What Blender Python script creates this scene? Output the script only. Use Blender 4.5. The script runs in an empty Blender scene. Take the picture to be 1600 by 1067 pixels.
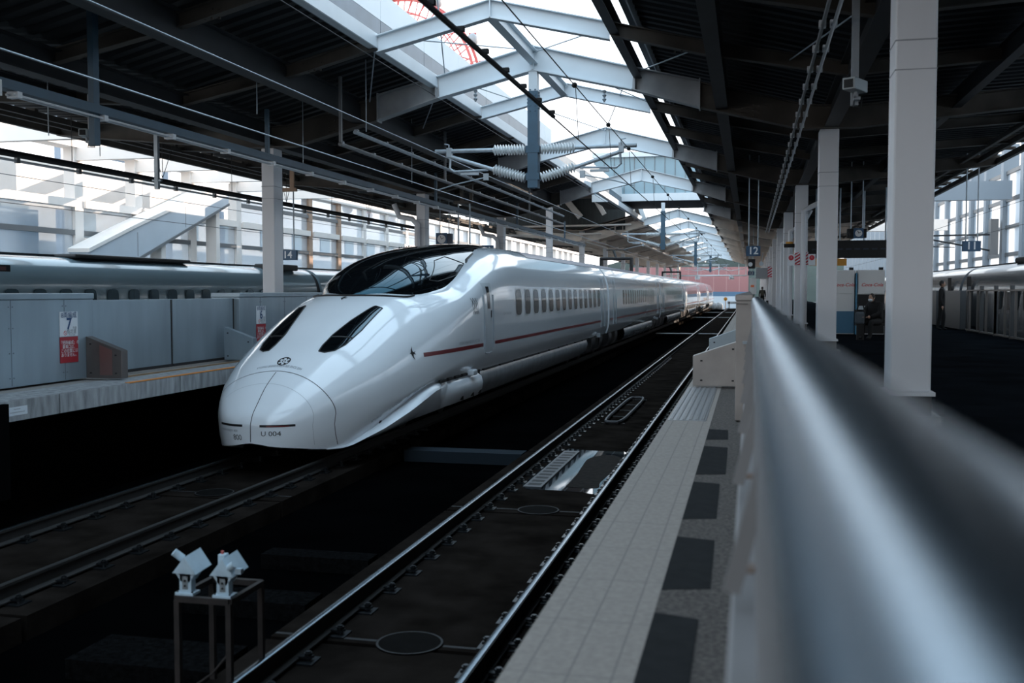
import bpy, bmesh, math, random
from mathutils import Vector, Matrix
from mathutils.bvhtree import BVHTree
random.seed(5)
PI = math.pi
sc = bpy.context.scene
COL = sc.collection

# ------------------------------------------------------------------ camera, sky, sun, exposure
EYE = 1.38
cam_d = bpy.data.cameras.new('camera'); cam = bpy.data.objects.new('camera', cam_d); COL.objects.link(cam)
cam_d.sensor_width = 36.0; cam_d.lens = 36.0; cam_d.clip_end = 900; cam_d.clip_start = 0.02
cam.location = (0, 0, EYE)
cam.rotation_euler = (math.radians(90 - 2.809), 0, math.radians(13.074))
cam_d.dof.use_dof = True; cam_d.dof.focus_distance = 24.0; cam_d.dof.aperture_fstop = 2.2
sc.camera = cam
sc.view_settings.view_transform = 'Standard'; sc.view_settings.look = 'None'
sc.view_settings.gamma = 1.0; sc.view_settings.exposure = 0.0; sc.view_settings.use_curve_mapping = False

W = bpy.data.worlds.new('sky'); sc.world = W; W.use_nodes = True
nt = W.node_tree; nt.nodes.clear()
wo = nt.nodes.new('ShaderNodeOutputWorld'); bg = nt.nodes.new('ShaderNodeBackground')
tc = nt.nodes.new('ShaderNodeTexCoord'); sp = nt.nodes.new('ShaderNodeSeparateXYZ'); rp = nt.nodes.new('ShaderNodeValToRGB')
nt.links.new(tc.outputs['Generated'], sp.inputs[0]); nt.links.new(sp.outputs['Z'], rp.inputs[0])
rp.color_ramp.elements[0].position = 0.0; rp.color_ramp.elements[0].color = (.92, .89, .87, 1)
rp.color_ramp.elements[1].position = 0.6; rp.color_ramp.elements[1].color = (.60, .81, 1, 1)
nt.links.new(rp.outputs[0], bg.inputs[0]); bg.inputs[1].default_value = 2.7
nt.links.new(bg.outputs[0], wo.inputs[0])

sun_d = bpy.data.lights.new('sun', 'SUN'); sun = bpy.data.objects.new('sun', sun_d); COL.objects.link(sun)
sun_d.energy = 7.0; sun_d.color = (1.0, .80, .64); sun_d.angle = math.radians(0.6)
sun.location = (40, 40, 40)
sun.rotation_euler = Vector((-1, -.9, -.31)).to_track_quat('-Z', 'Y').to_euler()

# ------------------------------------------------------------------ materials
MATS = {}
def mat(name, col, rough=.6, metal=0.0, var=.0, scale=3.0, spec=.5, coat=0.0, bump=0.0, bscale=40.0, emit=None, es=1.0, stretch=None, stint=None):
    if name in MATS: return MATS[name]
    m = bpy.data.materials.new(name); m.use_nodes = True
    n = m.node_tree.nodes; l = m.node_tree.links
    b = n['Principled BSDF']
    b.inputs['Base Color'].default_value = (*col, 1); b.inputs['Roughness'].default_value = rough
    b.inputs['Metallic'].default_value = metal; b.inputs['Specular IOR Level'].default_value = spec
    b.inputs['Coat Weight'].default_value = coat; b.inputs['Coat Roughness'].default_value = .04
    if stint: b.inputs['Specular Tint'].default_value = (*stint, 1)
    t = n.new('ShaderNodeTexCoord'); vec = t.outputs['Object']
    if stretch:
        mp = n.new('ShaderNodeMapping'); mp.inputs['Scale'].default_value = stretch
        l.new(vec, mp.inputs[0]); vec = mp.outputs[0]
    if var > 0:
        nz = n.new('ShaderNodeTexNoise'); nz.inputs['Scale'].default_value = scale; nz.inputs['Detail'].default_value = 6
        l.new(vec, nz.inputs['Vector'])
        r = n.new('ShaderNodeValToRGB')
        r.color_ramp.elements[0].position = .3; r.color_ramp.elements[1].position = .7
        r.color_ramp.elements[0].color = tuple(max(0, c*(1-var)) for c in col)+(1,)
        r.color_ramp.elements[1].color = tuple(min(1, c*(1+var)) for c in col)+(1,)
        l.new(nz.outputs[0], r.inputs[0]); l.new(r.outputs[0], b.inputs['Base Color'])
    if bump > 0:
        nb = n.new('ShaderNodeTexNoise'); nb.inputs['Scale'].default_value = bscale; nb.inputs['Detail'].default_value = 4
        l.new(vec, nb.inputs['Vector'])
        bp = n.new('ShaderNodeBump'); bp.inputs['Strength'].default_value = bump; bp.inputs['Distance'].default_value = .02
        l.new(nb.outputs[0], bp.inputs['Height']); l.new(bp.outputs[0], b.inputs['Normal'])
    if emit:
        b.inputs['Emission Color'].default_value = (*emit, 1); b.inputs['Emission Strength'].default_value = es
    MATS[name] = m
    return m
def tiles(name, col, col2, sx, sy, rough=.8, gap=.012):
    m = mat(name, col, rough, var=.12, scale=30, bump=.25, bscale=120)
    n = m.node_tree.nodes; l = m.node_tree.links; b = n['Principled BSDF']
    src = b.inputs['Base Color'].links[0].from_socket
    br = n.new('ShaderNodeTexBrick'); br.offset = 0; br.inputs['Scale'].default_value = 1
    br.inputs['Brick Width'].default_value = sx; br.inputs['Row Height'].default_value = sy; br.inputs['Mortar Size'].default_value = gap
    br.inputs['Mortar'].default_value = (*col2, 1)
    t = n.new('ShaderNodeTexCoord'); l.new(t.outputs['Object'], br.inputs['Vector'])
    l.new(src, br.inputs['Color1']); l.new(src, br.inputs['Color2']); l.new(br.outputs[0], b.inputs['Base Color'])
    return m

WHITE = mat('train_white', (.78, .82, .86), .11, 0, coat=.6, spec=.4)
WHITE2 = mat('train_white_skirt', (.62, .67, .72), .28, 0, var=.06, scale=2, coat=.2)
ROOFP = mat('train_roof_purple', (.07, .06, .09), .4)
TGREY = mat('train_skirt_grey', (.40, .43, .46), .25, .35, var=.12, scale=2.5)
GLASSD = mat('dark_glass', (.003, .004, .005), .02, 0, spec=.75, stint=(.30, .75, 1.0))
WINGL = mat('window_glass', (.022, .026, .028), .08, 0, spec=.4)
BLACK = mat('black_matte', (.006, .006, .007), .7)
RUBBER = mat('rubber_black', (.012, .012, .013), .6)
RED = mat('stripe_red', (.17, .008, .014), .3)
GREY_TXT = mat('grey_marking', (.22, .24, .26), .5)
STEELW = mat('pale_steel_paint', (.60, .66, .70), .5, var=.05, scale=1.2)
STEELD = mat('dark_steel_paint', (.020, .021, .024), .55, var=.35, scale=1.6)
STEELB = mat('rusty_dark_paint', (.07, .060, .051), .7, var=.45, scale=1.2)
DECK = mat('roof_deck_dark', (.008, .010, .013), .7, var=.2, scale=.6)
DECK_LIT = mat('roof_deck_tan_as_lit', (.34, .28, .235), .8, var=.2, scale=.6)  # far roof sheets toned lighter, standing in for light on their underside
ARM_LIT = mat('beam_cream_as_lit', (.74, .65, .57), .6, var=.12, scale=1.5)  # paler colour stands in for the light on the far beams
GUTTER = mat('gutter_grey_blue', (.09, .125, .16), .4, .4, var=.15, scale=2)
FASCIA = mat('fascia_white', (.70, .75, .78), .5, var=.03, scale=.8)
PILLAR = mat('pillar_paint', (.68, .68, .70), .45, var=.05, scale=.7, stretch=(1, 1, .25))
MASTB = mat('mast_blue_grey', (.040, .092, .14), .5, var=.12, scale=3)
PORC = mat('porcelain_insulator', (.68, .71, .72), .2)
GALV = mat('galvanised_pipe', (.36, .41, .45), .45, .4, var=.15, scale=4)
WIRE = mat('dark_wire', (.018, .018, .02), .6)
RAILST = mat('rail_polished_head', (.20, .26, .31), .25, 1.0)
RAILSIDE = mat('rail_rust_side', (.008, .007, .0065), .8, var=.3, scale=10)
SLAB = mat('track_slab', (.014, .0115, .010), .9, var=.45, scale=2.2, spec=0, bump=.3, bscale=20)
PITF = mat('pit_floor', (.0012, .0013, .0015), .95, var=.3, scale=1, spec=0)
CLIP = mat('clip_steel', (.035, .04, .045), .35, .8)
STRIP = tiles('edge_tile_pale', (.37, .325, .29), (.25, .225, .205), .158, .62, .85, .004)
ASPH = mat('asphalt_grey', (.115, .10, .09), .9, var=.55, scale=45, bump=.5, bscale=160)
ASPHD = mat('asphalt_dark', (.022, .023, .026), .8, var=.3, scale=3, bump=.3, bscale=120)
PATCH = mat('dark_patch', (.030, .031, .032), .85, spec=.05, var=.15, scale=8, bump=.4, bscale=150)
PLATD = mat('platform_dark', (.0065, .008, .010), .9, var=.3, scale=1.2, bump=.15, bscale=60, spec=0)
CONC = mat('platform_concrete', (.30, .31, .32), .8, var=.35, scale=4, stretch=(2.5, 2.5, .5), bump=.3, bscale=40)
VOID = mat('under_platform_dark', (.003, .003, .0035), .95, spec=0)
FENCE = mat('gate_brushed_steel', (.30, .37, .42), .38, .55, var=.12, scale=2.2, stretch=(1, 1, .2))
FENCEW = mat('gate_housing_warm', (.36, .33, .31), .42, .45, var=.12, scale=3)
STAIN = mat('handrail_stainless', (.27, .345, .41), .27, 1.0, var=.05, scale=3)
FPANEL = mat('fence_panel_paint', (.27, .26, .26), .5, .1, var=.1, scale=3)
ORANGE = mat('orange_line', (.72, .26, .05), .6, var=.1, scale=8)
BRASS = mat('brass_rail', (.50, .33, .20), .35, .8)
TACT = mat('tactile_metal', (.36, .38, .40), .4, .6)
REDSIGN = mat('sign_red', (.32, .02, .03), .45)
WSIGN = mat('sign_white', (.66, .70, .74), .45)
NAVY = mat('sign_navy', (.018, .07, .145), .45)
TXTW = mat('lettering_white', (.75, .78, .80), .5)
TXTB = mat('lettering_navy', (.015, .06, .16), .5)
FAC = mat('facade_paint_cream', (.82, .76, .71), .6, var=.05, scale=1)
FACR = mat('facade_rusty_brown', (.36, .24, .17), .7, var=.3, scale=1.5)
MULL = mat('facade_mullion_grey', (.15, .155, .16), .5)
BLDG = mat('building_pale', (.50, .52, .54), .8, var=.04, scale=.4)
BLDGW = mat('building_window_blue', (.14, .22, .28), .2)
BRICK = tiles('far_wall_red', (.36, .17, .17), (.46, .27, .26), 2.2, .9, .8, .06)
FARB = mat('far_band_blue', (.10, .19, .30), .6)
FARW = mat('far_pale_panel', (.55, .62, .68), .6, var=.1, scale=.4)
TEAL = mat('teal_glass', (.22, .34, .40), .25, var=.12, scale=.3)
TR14 = mat('coach_grey_blue', (.23, .31, .35), .18, coat=.5)
TR11 = mat('coach_silver', (.19, .21, .23), .25, .3, coat=.4)
LAMPW = mat('tube_white', (.60, .62, .64), .3)
RUSTR = mat('ferris_red', (.50, .10, .09), .5)
WHITEB = mat('device_white', (.48, .60, .68), .5, var=.12, scale=9)
RUSTF = mat('device_frame_rust', (.022, .016, .014), .8, var=.5, scale=8)
COAT_B = mat('cloth_black', (.008, .008, .009), .9)
SKIN = mat('skin', (.42, .25, .18), .6)
HAIR = mat('hair_dark', (.03, .022, .018), .7)
VEND = mat('vending_white', (.62, .63, .63), .4)
VRED = mat('vending_red', (.55, .04, .04), .4)
WATER = mat('puddle_water', (.012, .016, .02), .02, 0, spec=1.0)
SILT = mat('puddle_silt', (.009, .006, .0045), .8, spec=.1, var=.6, scale=9, bump=.6, bscale=18)
AMBER = mat('amber_panel', (.55, .24, .02), .5)
CAMG = mat('camera_grey', (.26, .28, .30), .45)
HILL = mat('hill_green', (.06, .08, .075), .9, var=.3, scale=.05)
GROUND = mat('outside_ground', (.28, .26, .24), .9, var=.2, scale=.2)

def glass_mat(name, milk):
    m = bpy.data.materials.new(name); m.use_nodes = True
    n = m.node_tree.nodes; l = m.node_tree.links; n.clear()
    o = n.new('ShaderNodeOutputMaterial'); mx = n.new('ShaderNodeMixShader'); mx2 = n.new('ShaderNodeMixShader')
    tr = n.new('ShaderNodeBsdfTransparent'); tl = n.new('ShaderNodeBsdfTranslucent'); gl = n.new('ShaderNodeBsdfGlossy')
    tr.inputs[0].default_value = (.86, .90, .93, 1); tl.inputs[0].default_value = (.80, .84, .88, 1); gl.inputs['Roughness'].default_value = .15
    mx.inputs[0].default_value = milk; l.new(tr.outputs[0], mx.inputs[1]); l.new(tl.outputs[0], mx.inputs[2])
    mx2.inputs[0].default_value = .06; l.new(mx.outputs[0], mx2.inputs[1]); l.new(gl.outputs[0], mx2.inputs[2])
    l.new(mx2.outputs[0], o.inputs[0]); return m
PANE = glass_mat('frosted_pane', .28); PANEM = glass_mat('milky_pane', .94)

# ------------------------------------------------------------------ mesh helpers
WO = {}
class MB:
    def __init__(s): s.v = []; s.f = []
    def quadmesh(s, rows, close=False, capa=False, capb=False):
        b = len(s.v); m = len(rows[0])
        for r in rows: s.v += [tuple(p) for p in r]
        for i in range(len(rows)-1):
            for j in range(m if close else m-1):
                a = b+i*m+j; c = b+i*m+(j+1) % m
                s.f.append((a, c, c+m, a+m))
        if capa: s.f.append(tuple(b+j for j in range(m))[::-1])
        if capb: s.f.append(tuple(b+(len(rows)-1)*m+j for j in range(m)))
        return s
    def box(s, x0, x1, y0, y1, z0, z1):
        b = len(s.v)
        s.v += [(x0,y0,z0),(x1,y0,z0),(x1,y1,z0),(x0,y1,z0),(x0,y0,z1),(x1,y0,z1),(x1,y1,z1),(x0,y1,z1)]
        s.f += [tuple(b+i for i in q) for q in ((3,2,1,0),(4,5,6,7),(0,1,5,4),(1,2,6,5),(2,3,7,6),(3,0,4,7))]
        return s
    def beam(s, p, q, w, h, up=(0,0,1)):
        p = Vector(p); q = Vector(q); d = (q-p).normalized(); u = Vector(up)
        r = d.cross(u)
        if r.length < 1e-4: r = d.cross(Vector((1,0,0)))
        r.normalize(); u = r.cross(d)
        rows = [[e+r*a*w/2+u*b*h/2 for a, b in ((-1,-1),(1,-1),(1,1),(-1,1))] for e in (p, q)]
        return s.quadmesh(rows, True, True, True)
    def tube(s, path, r, n=8, cap=True):
        path = [Vector(p) for p in path]; rows = []
        rr = r if isinstance(r, (list, tuple)) else [r]*len(path)
        ref = None
        for i, p in enumerate(path):
            d = (path[min(i+1, len(path)-1)]-path[max(i-1, 0)]).normalized()
            if ref is None:
                ref = d.cross(Vector((0,0,1)))
                if ref.length < .1: ref = d.cross(Vector((1,0,0)))
            a = (ref-d*ref.dot(d)).normalized(); b = d.cross(a); ref = a
            rows.append([p+(a*math.cos(t*2*PI/n)+b*math.sin(t*2*PI/n))*rr[i] for t in range(n)])
        return s.quadmesh(rows, True, cap, cap)
    def prism(s, poly, a, b):              # poly of 3-D points, extruded by vector b-a
        d = Vector(b)-Vector(a); k = len(poly); o = len(s.v)
        s.v += [tuple(Vector(p)) for p in poly]+[tuple(Vector(p)+d) for p in poly]
        s.f.append(tuple(range(o, o+k))[::-1]); s.f.append(tuple(range(o+k, o+2*k)))
        for i in range(k):
            j = (i+1) % k; s.f.append((o+i, o+j, o+k+j, o+k+i))
        return s
    def disc(s, c, r, h, n=24, axis='z'):
        c = Vector(c); rows = []
        for t in (0, h):
            ring = []
            for i in range(n):
                ca, sa = r*math.cos(2*PI*i/n), r*math.sin(2*PI*i/n)
                ring.append(c+(Vector((ca, sa, t)) if axis == 'z' else Vector((ca, t, sa)) if axis == 'y' else Vector((t, ca, sa))))
            rows.append(ring)
        return s.quadmesh(rows, True, True, True)
    def add(s, o):
        b = len(s.v); s.v += o.v; s.f += [tuple(i+b for i in f) for f in o.f]; return s
    def build(s, name, m, parent=None, origin=None, smooth=False, bevel=0, fix=True):
        if parent is not None: org = WO[parent.name]
        elif origin is not None: org = Vector(origin)
        else:
            xs = [p[0] for p in s.v]; ys = [p[1] for p in s.v]; zs = [p[2] for p in s.v]
            org = Vector(((min(xs)+max(xs))/2, (min(ys)+max(ys))/2, min(zs)))
        me = bpy.data.meshes.new(name)
        me.from_pydata([(p[0]-org[0], p[1]-org[1], p[2]-org[2]) for p in s.v], [], s.f)
        if fix:
            bm = bmesh.new(); bm.from_mesh(me); bmesh.ops.recalc_face_normals(bm, faces=bm.faces); bm.to_mesh(me); bm.free()
        me.materials.append(m)
        if smooth:
            for p in me.polygons: p.use_smooth = True
            me.set_sharp_from_angle(angle=math.radians(42))
        o = bpy.data.objects.new(name, me); COL.objects.link(o)
        if parent is not None: o.parent = parent
        else: o.location = org
        WO[o.name] = org
        if bevel:
            bv = o.modifiers.new('bevel', 'BEVEL'); bv.width = bevel; bv.segments = 2; bv.limit_method = 'ANGLE'
        return o
def tag(o, label=None, cat=None, group=None, kind=None):
    if label: o['label'] = label
    if cat: o['category'] = cat
    if group: o['group'] = group
    if kind: o['kind'] = kind
    return o
def empty(name, loc, label, cat, group=None, kind=None):
    o = bpy.data.objects.new(name, None); COL.objects.link(o); o.location = loc; o.empty_display_size = .2
    WO[o.name] = Vector(loc); return tag(o, label, cat, group, kind)
def kids(o): return [c for c in bpy.data.objects if c.parent == o]
TREE = {}
def dup(root, loc, label=None, group=None):
    r = root.copy(); COL.objects.link(r); r.location = loc; WO[r.name] = Vector(loc)
    if label: r['label'] = label
    if group: r['group'] = group
    if root.name not in TREE:
        TREE[root.name] = [(c, list(c.children)) for c in root.children]
    for c, gs in TREE[root.name]:
        k = c.copy(); COL.objects.link(k); k.parent = r
        for g in gs:
            d = g.copy(); COL.objects.link(d); d.parent = k
    return r
DG = None
def text_mb(s, size, org, ax, ay, align='CENTER', shear=0.0, bold=0.0, depth=.004):
    """lettering as flat mesh: the string's centre at org, reading along ax, up along ay"""
    cu = bpy.data.curves.new('lettering', 'FONT'); cu.body = s; cu.size = size; cu.align_x = align; cu.align_y = 'CENTER'
    cu.shear = shear; cu.offset = bold; cu.resolution_u = 3
    ob = bpy.data.objects.new('lettering', cu); COL.objects.link(ob)
    bpy.context.view_layer.update()
    me = bpy.data.meshes.new_from_object(ob.evaluated_get(bpy.context.evaluated_depsgraph_get()))
    b = MB(); ax = Vector(ax).normalized(); ay = Vector(ay).normalized(); nn = ax.cross(ay); o = Vector(org)+nn*depth
    b.v = [tuple(o+ax*v.co.x+ay*v.co.y) for v in me.vertices]; b.f = [tuple(p.vertices) for p in me.polygons]
    bpy.data.objects.remove(ob); bpy.data.curves.remove(cu); bpy.data.meshes.remove(me)
    return b
def lerp_tab(tab, x):
    if x <= tab[0][0]: return tab[0][1]
    for (a, va), (b, vb) in zip(tab, tab[1:]):
        if x <= b:
            t = (x-a)/(b-a); return va+(vb-va)*t
    return tab[-1][1]
def smooth_tab(tab, x):                    # monotone-ish cubic through the table
    n = len(tab)
    if x <= tab[0][0]: return tab[0][1]
    if x >= tab[-1][0]: return tab[-1][1]
    for i in range(n-1):
        if x <= tab[i+1][0]: break
    x0, y0 = tab[i]; x1, y1 = tab[i+1]; h = x1-x0; d = (y1-y0)/h
    def slope(k):
        if k <= 0 or k >= n-1: return (tab[1][1]-tab[0][1])/(tab[1][0]-tab[0][0]) if k <= 0 else (tab[-1][1]-tab[-2][1])/(tab[-1][0]-tab[-2][0])
        a = (tab[k][1]-tab[k-1][1])/(tab[k][0]-tab[k-1][0]); b = (tab[k+1][1]-tab[k][1])/(tab[k+1][0]-tab[k][0])
        return 0 if a*b <= 0 else 2*a*b/(a+b)
    m0, m1 = slope(i), slope(i+1); t = (x-x0)/h
    return y0*(1+2*t)*(1-t)**2+m0*h*t*(1-t)**2+y1*t*t*(3-2*t)+m1*h*t*t*(t-1)

ORD = ['nearest', 'second', 'third', 'fourth', 'fifth', 'sixth', 'seventh', 'eighth', 'ninth', 'tenth', 'eleventh', 'twelfth', 'thirteenth', 'fourteenth', 'fifteenth', 'sixteenth', 'seventeenth', 'eighteenth', 'nineteenth', 'twentieth']
MX = -9.92                                  # x' = MX - x mirrors the station about the skylight ridge
RIDGE = MX/2
FY = [23.6+12.17*k for k in range(-3, 12)]  # frame lines
YF, YB = -30.0, 176.0
TL, TRK = -7.27, -2.625                     # centre lines of the two tracks
RT = -1.25                                  # rail top

# ------------------------------------------------------------------ setting: ground, platforms, pit
S = lambda o, label=None, cat=None: tag(o, label, cat, None, 'structure')
b = MB().box(-60, 60, YF-10, 400, -2.3, -2.0); S(b.build('ground_outside', GROUND), 'pale open ground beyond the end of the platforms', 'ground')
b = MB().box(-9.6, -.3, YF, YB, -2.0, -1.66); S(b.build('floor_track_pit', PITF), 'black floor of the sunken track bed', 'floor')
for x, nm in ((TL, 'left'), (TRK, 'right')):
    b = MB(); y = YF+2.6
    while y < YB-6:
        b.box(x-1.17, x+1.17, y, y+4.93, -1.66, -1.44); y += 5.0
    S(b.build('floor_track_slab_'+nm, SLAB), 'dark concrete slab track under the %s' % ('white train' if nm == 'left' else 'empty rails beside the near platform'), 'track bed')
# near platform
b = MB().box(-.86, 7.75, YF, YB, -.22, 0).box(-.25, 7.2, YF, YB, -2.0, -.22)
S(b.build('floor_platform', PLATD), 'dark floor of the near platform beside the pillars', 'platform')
b = MB().box(-.858, -.385, YF, YB, 0, .006); S(b.build('trim_edge_tiles', STRIP), 'pale concrete tile strip along the near platform edge', 'edge tiles')
b = MB().box(-.385, .02, YF, YB, 0, .004); S(b.build('trim_asphalt_strip', ASPH), 'grainy grey asphalt strip between the edge tiles and the near fence', 'asphalt')
y = 1.6; k = 0
for y0, y1 in ((2.2, 4.35), (4.7, 5.75), (6.2, 7.45), (7.75, 9.2), (9.6, 10.35)):
    w = .2+.02*(k % 2)
    b = MB().prism([(-.384, y0, .004), (-.384+w, y0+.06, .004), (-.384+w-.012, y1-.05, .004), (-.384, y1, .004)], (0,0,0), (0,0,.003))
    tag(b.build('asphalt_patch', PATCH), 'dark tar patch in the asphalt strip, %s from the camera' % (ORD[k] if k else 'nearest'), 'patch', 'tar patches by the near fence'); k += 1
# tactile plate near gate box
b = MB().box(-.84, -.44, 10.95, 14.75, .006, .012)
t = b.build('tactile_plate', TACT); tag(t, 'ribbed grey tactile plate on the near platform edge before the slanted barrier', 'tactile plate')
b = MB()
for i in range(6):
    for j in range(34): b.box(-.82+i*.066, -.79+i*.066, 11.0+j*.11, 11.07+j*.11, .012, .022)
b.build('rib_pattern', TACT, t)['kind'] = 'stuff'
# far platform
b = MB().box(-17.65, -9.05, YF, YB, -.05, 0).box(-17.0, -10.3, YF, YB, -2.0, -.05)
S(b.build('floor_platform_far', mat('platform_far_concrete', (.26, .245, .23), .85, var=.15, scale=1)), 'dark floor of the far platform beyond the white train', 'platform')
b = MB()
y = YF
while y < YB-5: b.box(-9.05, -9.03, y, y+2.97, -.26, -.002); y += 3.0
S(b.build('trim_platform_edge_beam', CONC), 'stained concrete edge beam of the far platform', 'platform edge')
b = MB().box(-9.05, -9.75, YF, YB, 0, .006); S(b.build('trim_edge_tiles_far', CONC), 'worn grey edge strip of the far platform', 'edge tiles')
b = MB().box(-9.12, -9.028, 13.6, 40, .004, .014); S(b.build('trim_orange_line', ORANGE), 'orange line painted along the far platform edge', 'painted line')
b = MB().box(-9.75, -9.66, 14.35, 18.7, .004, .03); S(b.build('trim_gate_rail', BRASS), 'copper coloured floor rail in front of the far platform gate', 'floor rail')
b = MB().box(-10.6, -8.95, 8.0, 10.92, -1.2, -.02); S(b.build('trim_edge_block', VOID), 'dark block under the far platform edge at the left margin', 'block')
p = MB().box(-9.029, -9.026, 10.98, 11.35, -.19, -.08).build('edge_plaque', WSIGN)
tag(p, 'small white notice plate on the concrete edge of the far platform', 'plate')
MB().box(-9.0262, -9.0252, 11.1, 11.22, -.115, -.105).box(-9.0262, -9.0252, 11.03, 11.3, -.155, -.145).build('faded_line', mat('faded_grey', (.35, .37, .39), .6), p)
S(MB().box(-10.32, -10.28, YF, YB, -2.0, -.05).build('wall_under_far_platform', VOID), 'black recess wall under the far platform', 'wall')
S(MB().box(-25, 15, YF-.3, YF, -2, 1.0).build('wall_back', STEELD), 'dark wall behind the camera closing the hall', 'wall')
# floors of outer tracks
S(MB().box(-23.0, -17.0, YF, YB, -2.0, -1.5).build('floor_outer_left', SLAB), 'outer track bed by the left glazed wall', 'track bed')
S(MB().box(7.2, 13.0, YF, YB, -2.0, -1.5).build('floor_outer_right', SLAB), 'outer track bed by the right glazed wall', 'track bed')

# ------------------------------------------------------------------ roof decks (trapezoid sheet), girders, pillars
def deckz(d):   # height of the sheet at distance d from the ridge line
    return lerp_tab([(2.75, 6.62), (6.65, 5.62), (12.85, 5.92)], d)
def sgn(d, side): return RIDGE+d if side == 'right' else RIDGE-d
for side in ('left', 'right'):
    ds = [2.78, 4.2, 5.6, 6.65, 8.5, 10.6, 12.7]
    for si, (ya, yb) in enumerate(((YF, 50.2), (71.6, YB)) if side == 'left' else ((YF, 66.0), (66.0, YB))):
        rows = []; y = ya
        while y < yb:
            for dy, dz in ((0, 0), (.16, 0), (.2, .07), (.36, .07)):
                rows.append([(sgn(d, side), y+dy, deckz(d)+dz) for d in ds])
            y += .4
        b = MB().quadmesh(rows)
        b.quadmesh([[(sgn(d, side), yy, deckz(d)+.16) for d in ds] for yy in (ya, yb)])
        S(b.build('ceiling_deck_'+side+('_far' if si else ''), DECK if si == 0 else DECK_LIT), '%s ribbed roof sheeting over the %s platform' % ('dark' if si == 0 else 'far tan, painted as lit,', 'far' if side == 'left' else 'near'), 'roof')
    # upstand along the skylight
    xx = sgn(2.8, side); d = .05 if side == 'right' else -.05
    y = YF; b = MB()
    while y < YB: b.box(xx, xx+d, y, y+2.98, 7.16, 7.78); y += 3.0
    S(b.build('trim_skylight_fascia_'+side, FASCIA), 'white upstand panels along the %s side of the skylight' % side, 'fascia')
    y = YF; b = MB()
    while y < YB: b.box(xx, xx+d*.6, y, y+2.98, 6.40, 7.15); y += 3.0
    S(b.build('trim_gutter_'+side, GUTTER if side == 'left' else FASCIA), 'blue grey gutter wall beside the %s edge of the skylight' % side, 'gutter')
    MB_p = MB().box(*sorted((sgn(2.64, side), sgn(2.79, side))), YF, YB, 6.50, 6.52); S(MB_p.build('trim_gutter_pan_'+side, GUTTER), 'gutter pan along the %s skylight edge' % side, 'gutter')
    # edge channel
    xe = sgn(2.34, side); b = MB(); o = 1 if side == 'right' else -1
    b.box(xe-.012, xe+.012, YF, YB, 6.22, 6.5); b.box(xe, xe+o*.17, YF, YB, 6.21, 6.225); b.box(xe, xe+o*.17, YF, YB, 6.49, 6.505)
    S(b.build('beam_skylight_edge_'+side, STEELW if side == 'left' else STEELD), 'long steel channel along the %s edge of the skylight' % side, 'beam')
    def ibl(x, z0, z1, w, name, m, lab):
        for si, (ya, yb) in enumerate(((YF, 50.2), (71.6, YB)) if side == 'left' else ((YF, 66.0), (66.0, YB))):
            b = MB().box(x-.012, x+.012, ya, yb, z0, z1).box(x-w/2, x+w/2, ya, yb, z0-.02, z0).box(x-w/2, x+w/2, ya, yb, z1, z1+.02)
            S(b.build(name+('_far' if si else ''), m if si == 0 else ARM_LIT), lab if si == 0 else lab.replace('dark ', 'cream ')+', far stretch painted as lit', 'beam')
    nm = 'far' if side == 'left' else 'near'
    ibl(sgn(4.3, side), 5.46, 5.98, .26, 'beam_long_upper_'+side, STEELD, 'dark lengthwise girder high under the %s roof between skylight and pillars' % nm)
    ibl(sgn(6.65, side), 4.98, 5.46, .30, 'beam_long_pillar_'+side, STEELD, 'dark lengthwise girder over the pillars of the %s platform' % nm)
    ibl(sgn(9.2, side), 5.30, 5.62, .18, 'beam_long_outer_'+side, STEELD, 'slim dark lengthwise girder under the outer half of the %s roof' % nm)
    xg = sgn(12.65, side)
    b = MB().box(xg-.06, xg+.06, YF, YB, 5.45, 5.62).box(xg-o*.55-.05, xg-o*.55+.05, YF, YB, 5.50, 5.66).box(xg-o*1.1-.05, xg-o*1.1+.05, YF, YB, 5.48, 5.62)
    y = YF+.5
    while y < YB: b.box(min(xg, xg-o*1.1), max(xg, xg-o*1.1), y, y+.12, 5.62, 5.70); y += 2.03
    S(b.build('trim_eaves_'+side, STEELB), 'brown eaves rails along the outer edge of the %s roof' % nm, 'eaves')

def ibeam_poly(mb, top, bot, y, w=.28, t=.025):
    n = len(top)
    mb.quadmesh([[(p[0], y-.012, p[1]) for p in top], [(p[0], y-.012, p[1]) for p in bot]])
    mb.quadmesh([[(p[0], y+.012, p[1]) for p in top], [(p[0], y+.012, p[1]) for p in bot]])
    for e, s in ((top, 1), (bot, -1)):
        for a, c in zip(e, e[1:]):
            rows = [[(q[0], y+yy, q[1]+zz) for yy, zz in ((-w/2, 0), (w/2, 0), (w/2, -s*t), (-w/2, -s*t))] for q in (a, c)]
            mb.quadmesh(rows, True, True, True)
def mir(pts): return [(MX-x, z) for x, z in pts]
def bolts(mb, x0, x1, z0, z1, y, nx, nz, r=.018):
    for i in range(nx):
        for j in range(nz):
            x = x0+(x1-x0)*i/max(1, nx-1); z = z0+(z1-z0)*j/max(1, nz-1)
            mb.box(x-r, x+r, y-.03, y, z-r, z+r)
frame_roots = []
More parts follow.
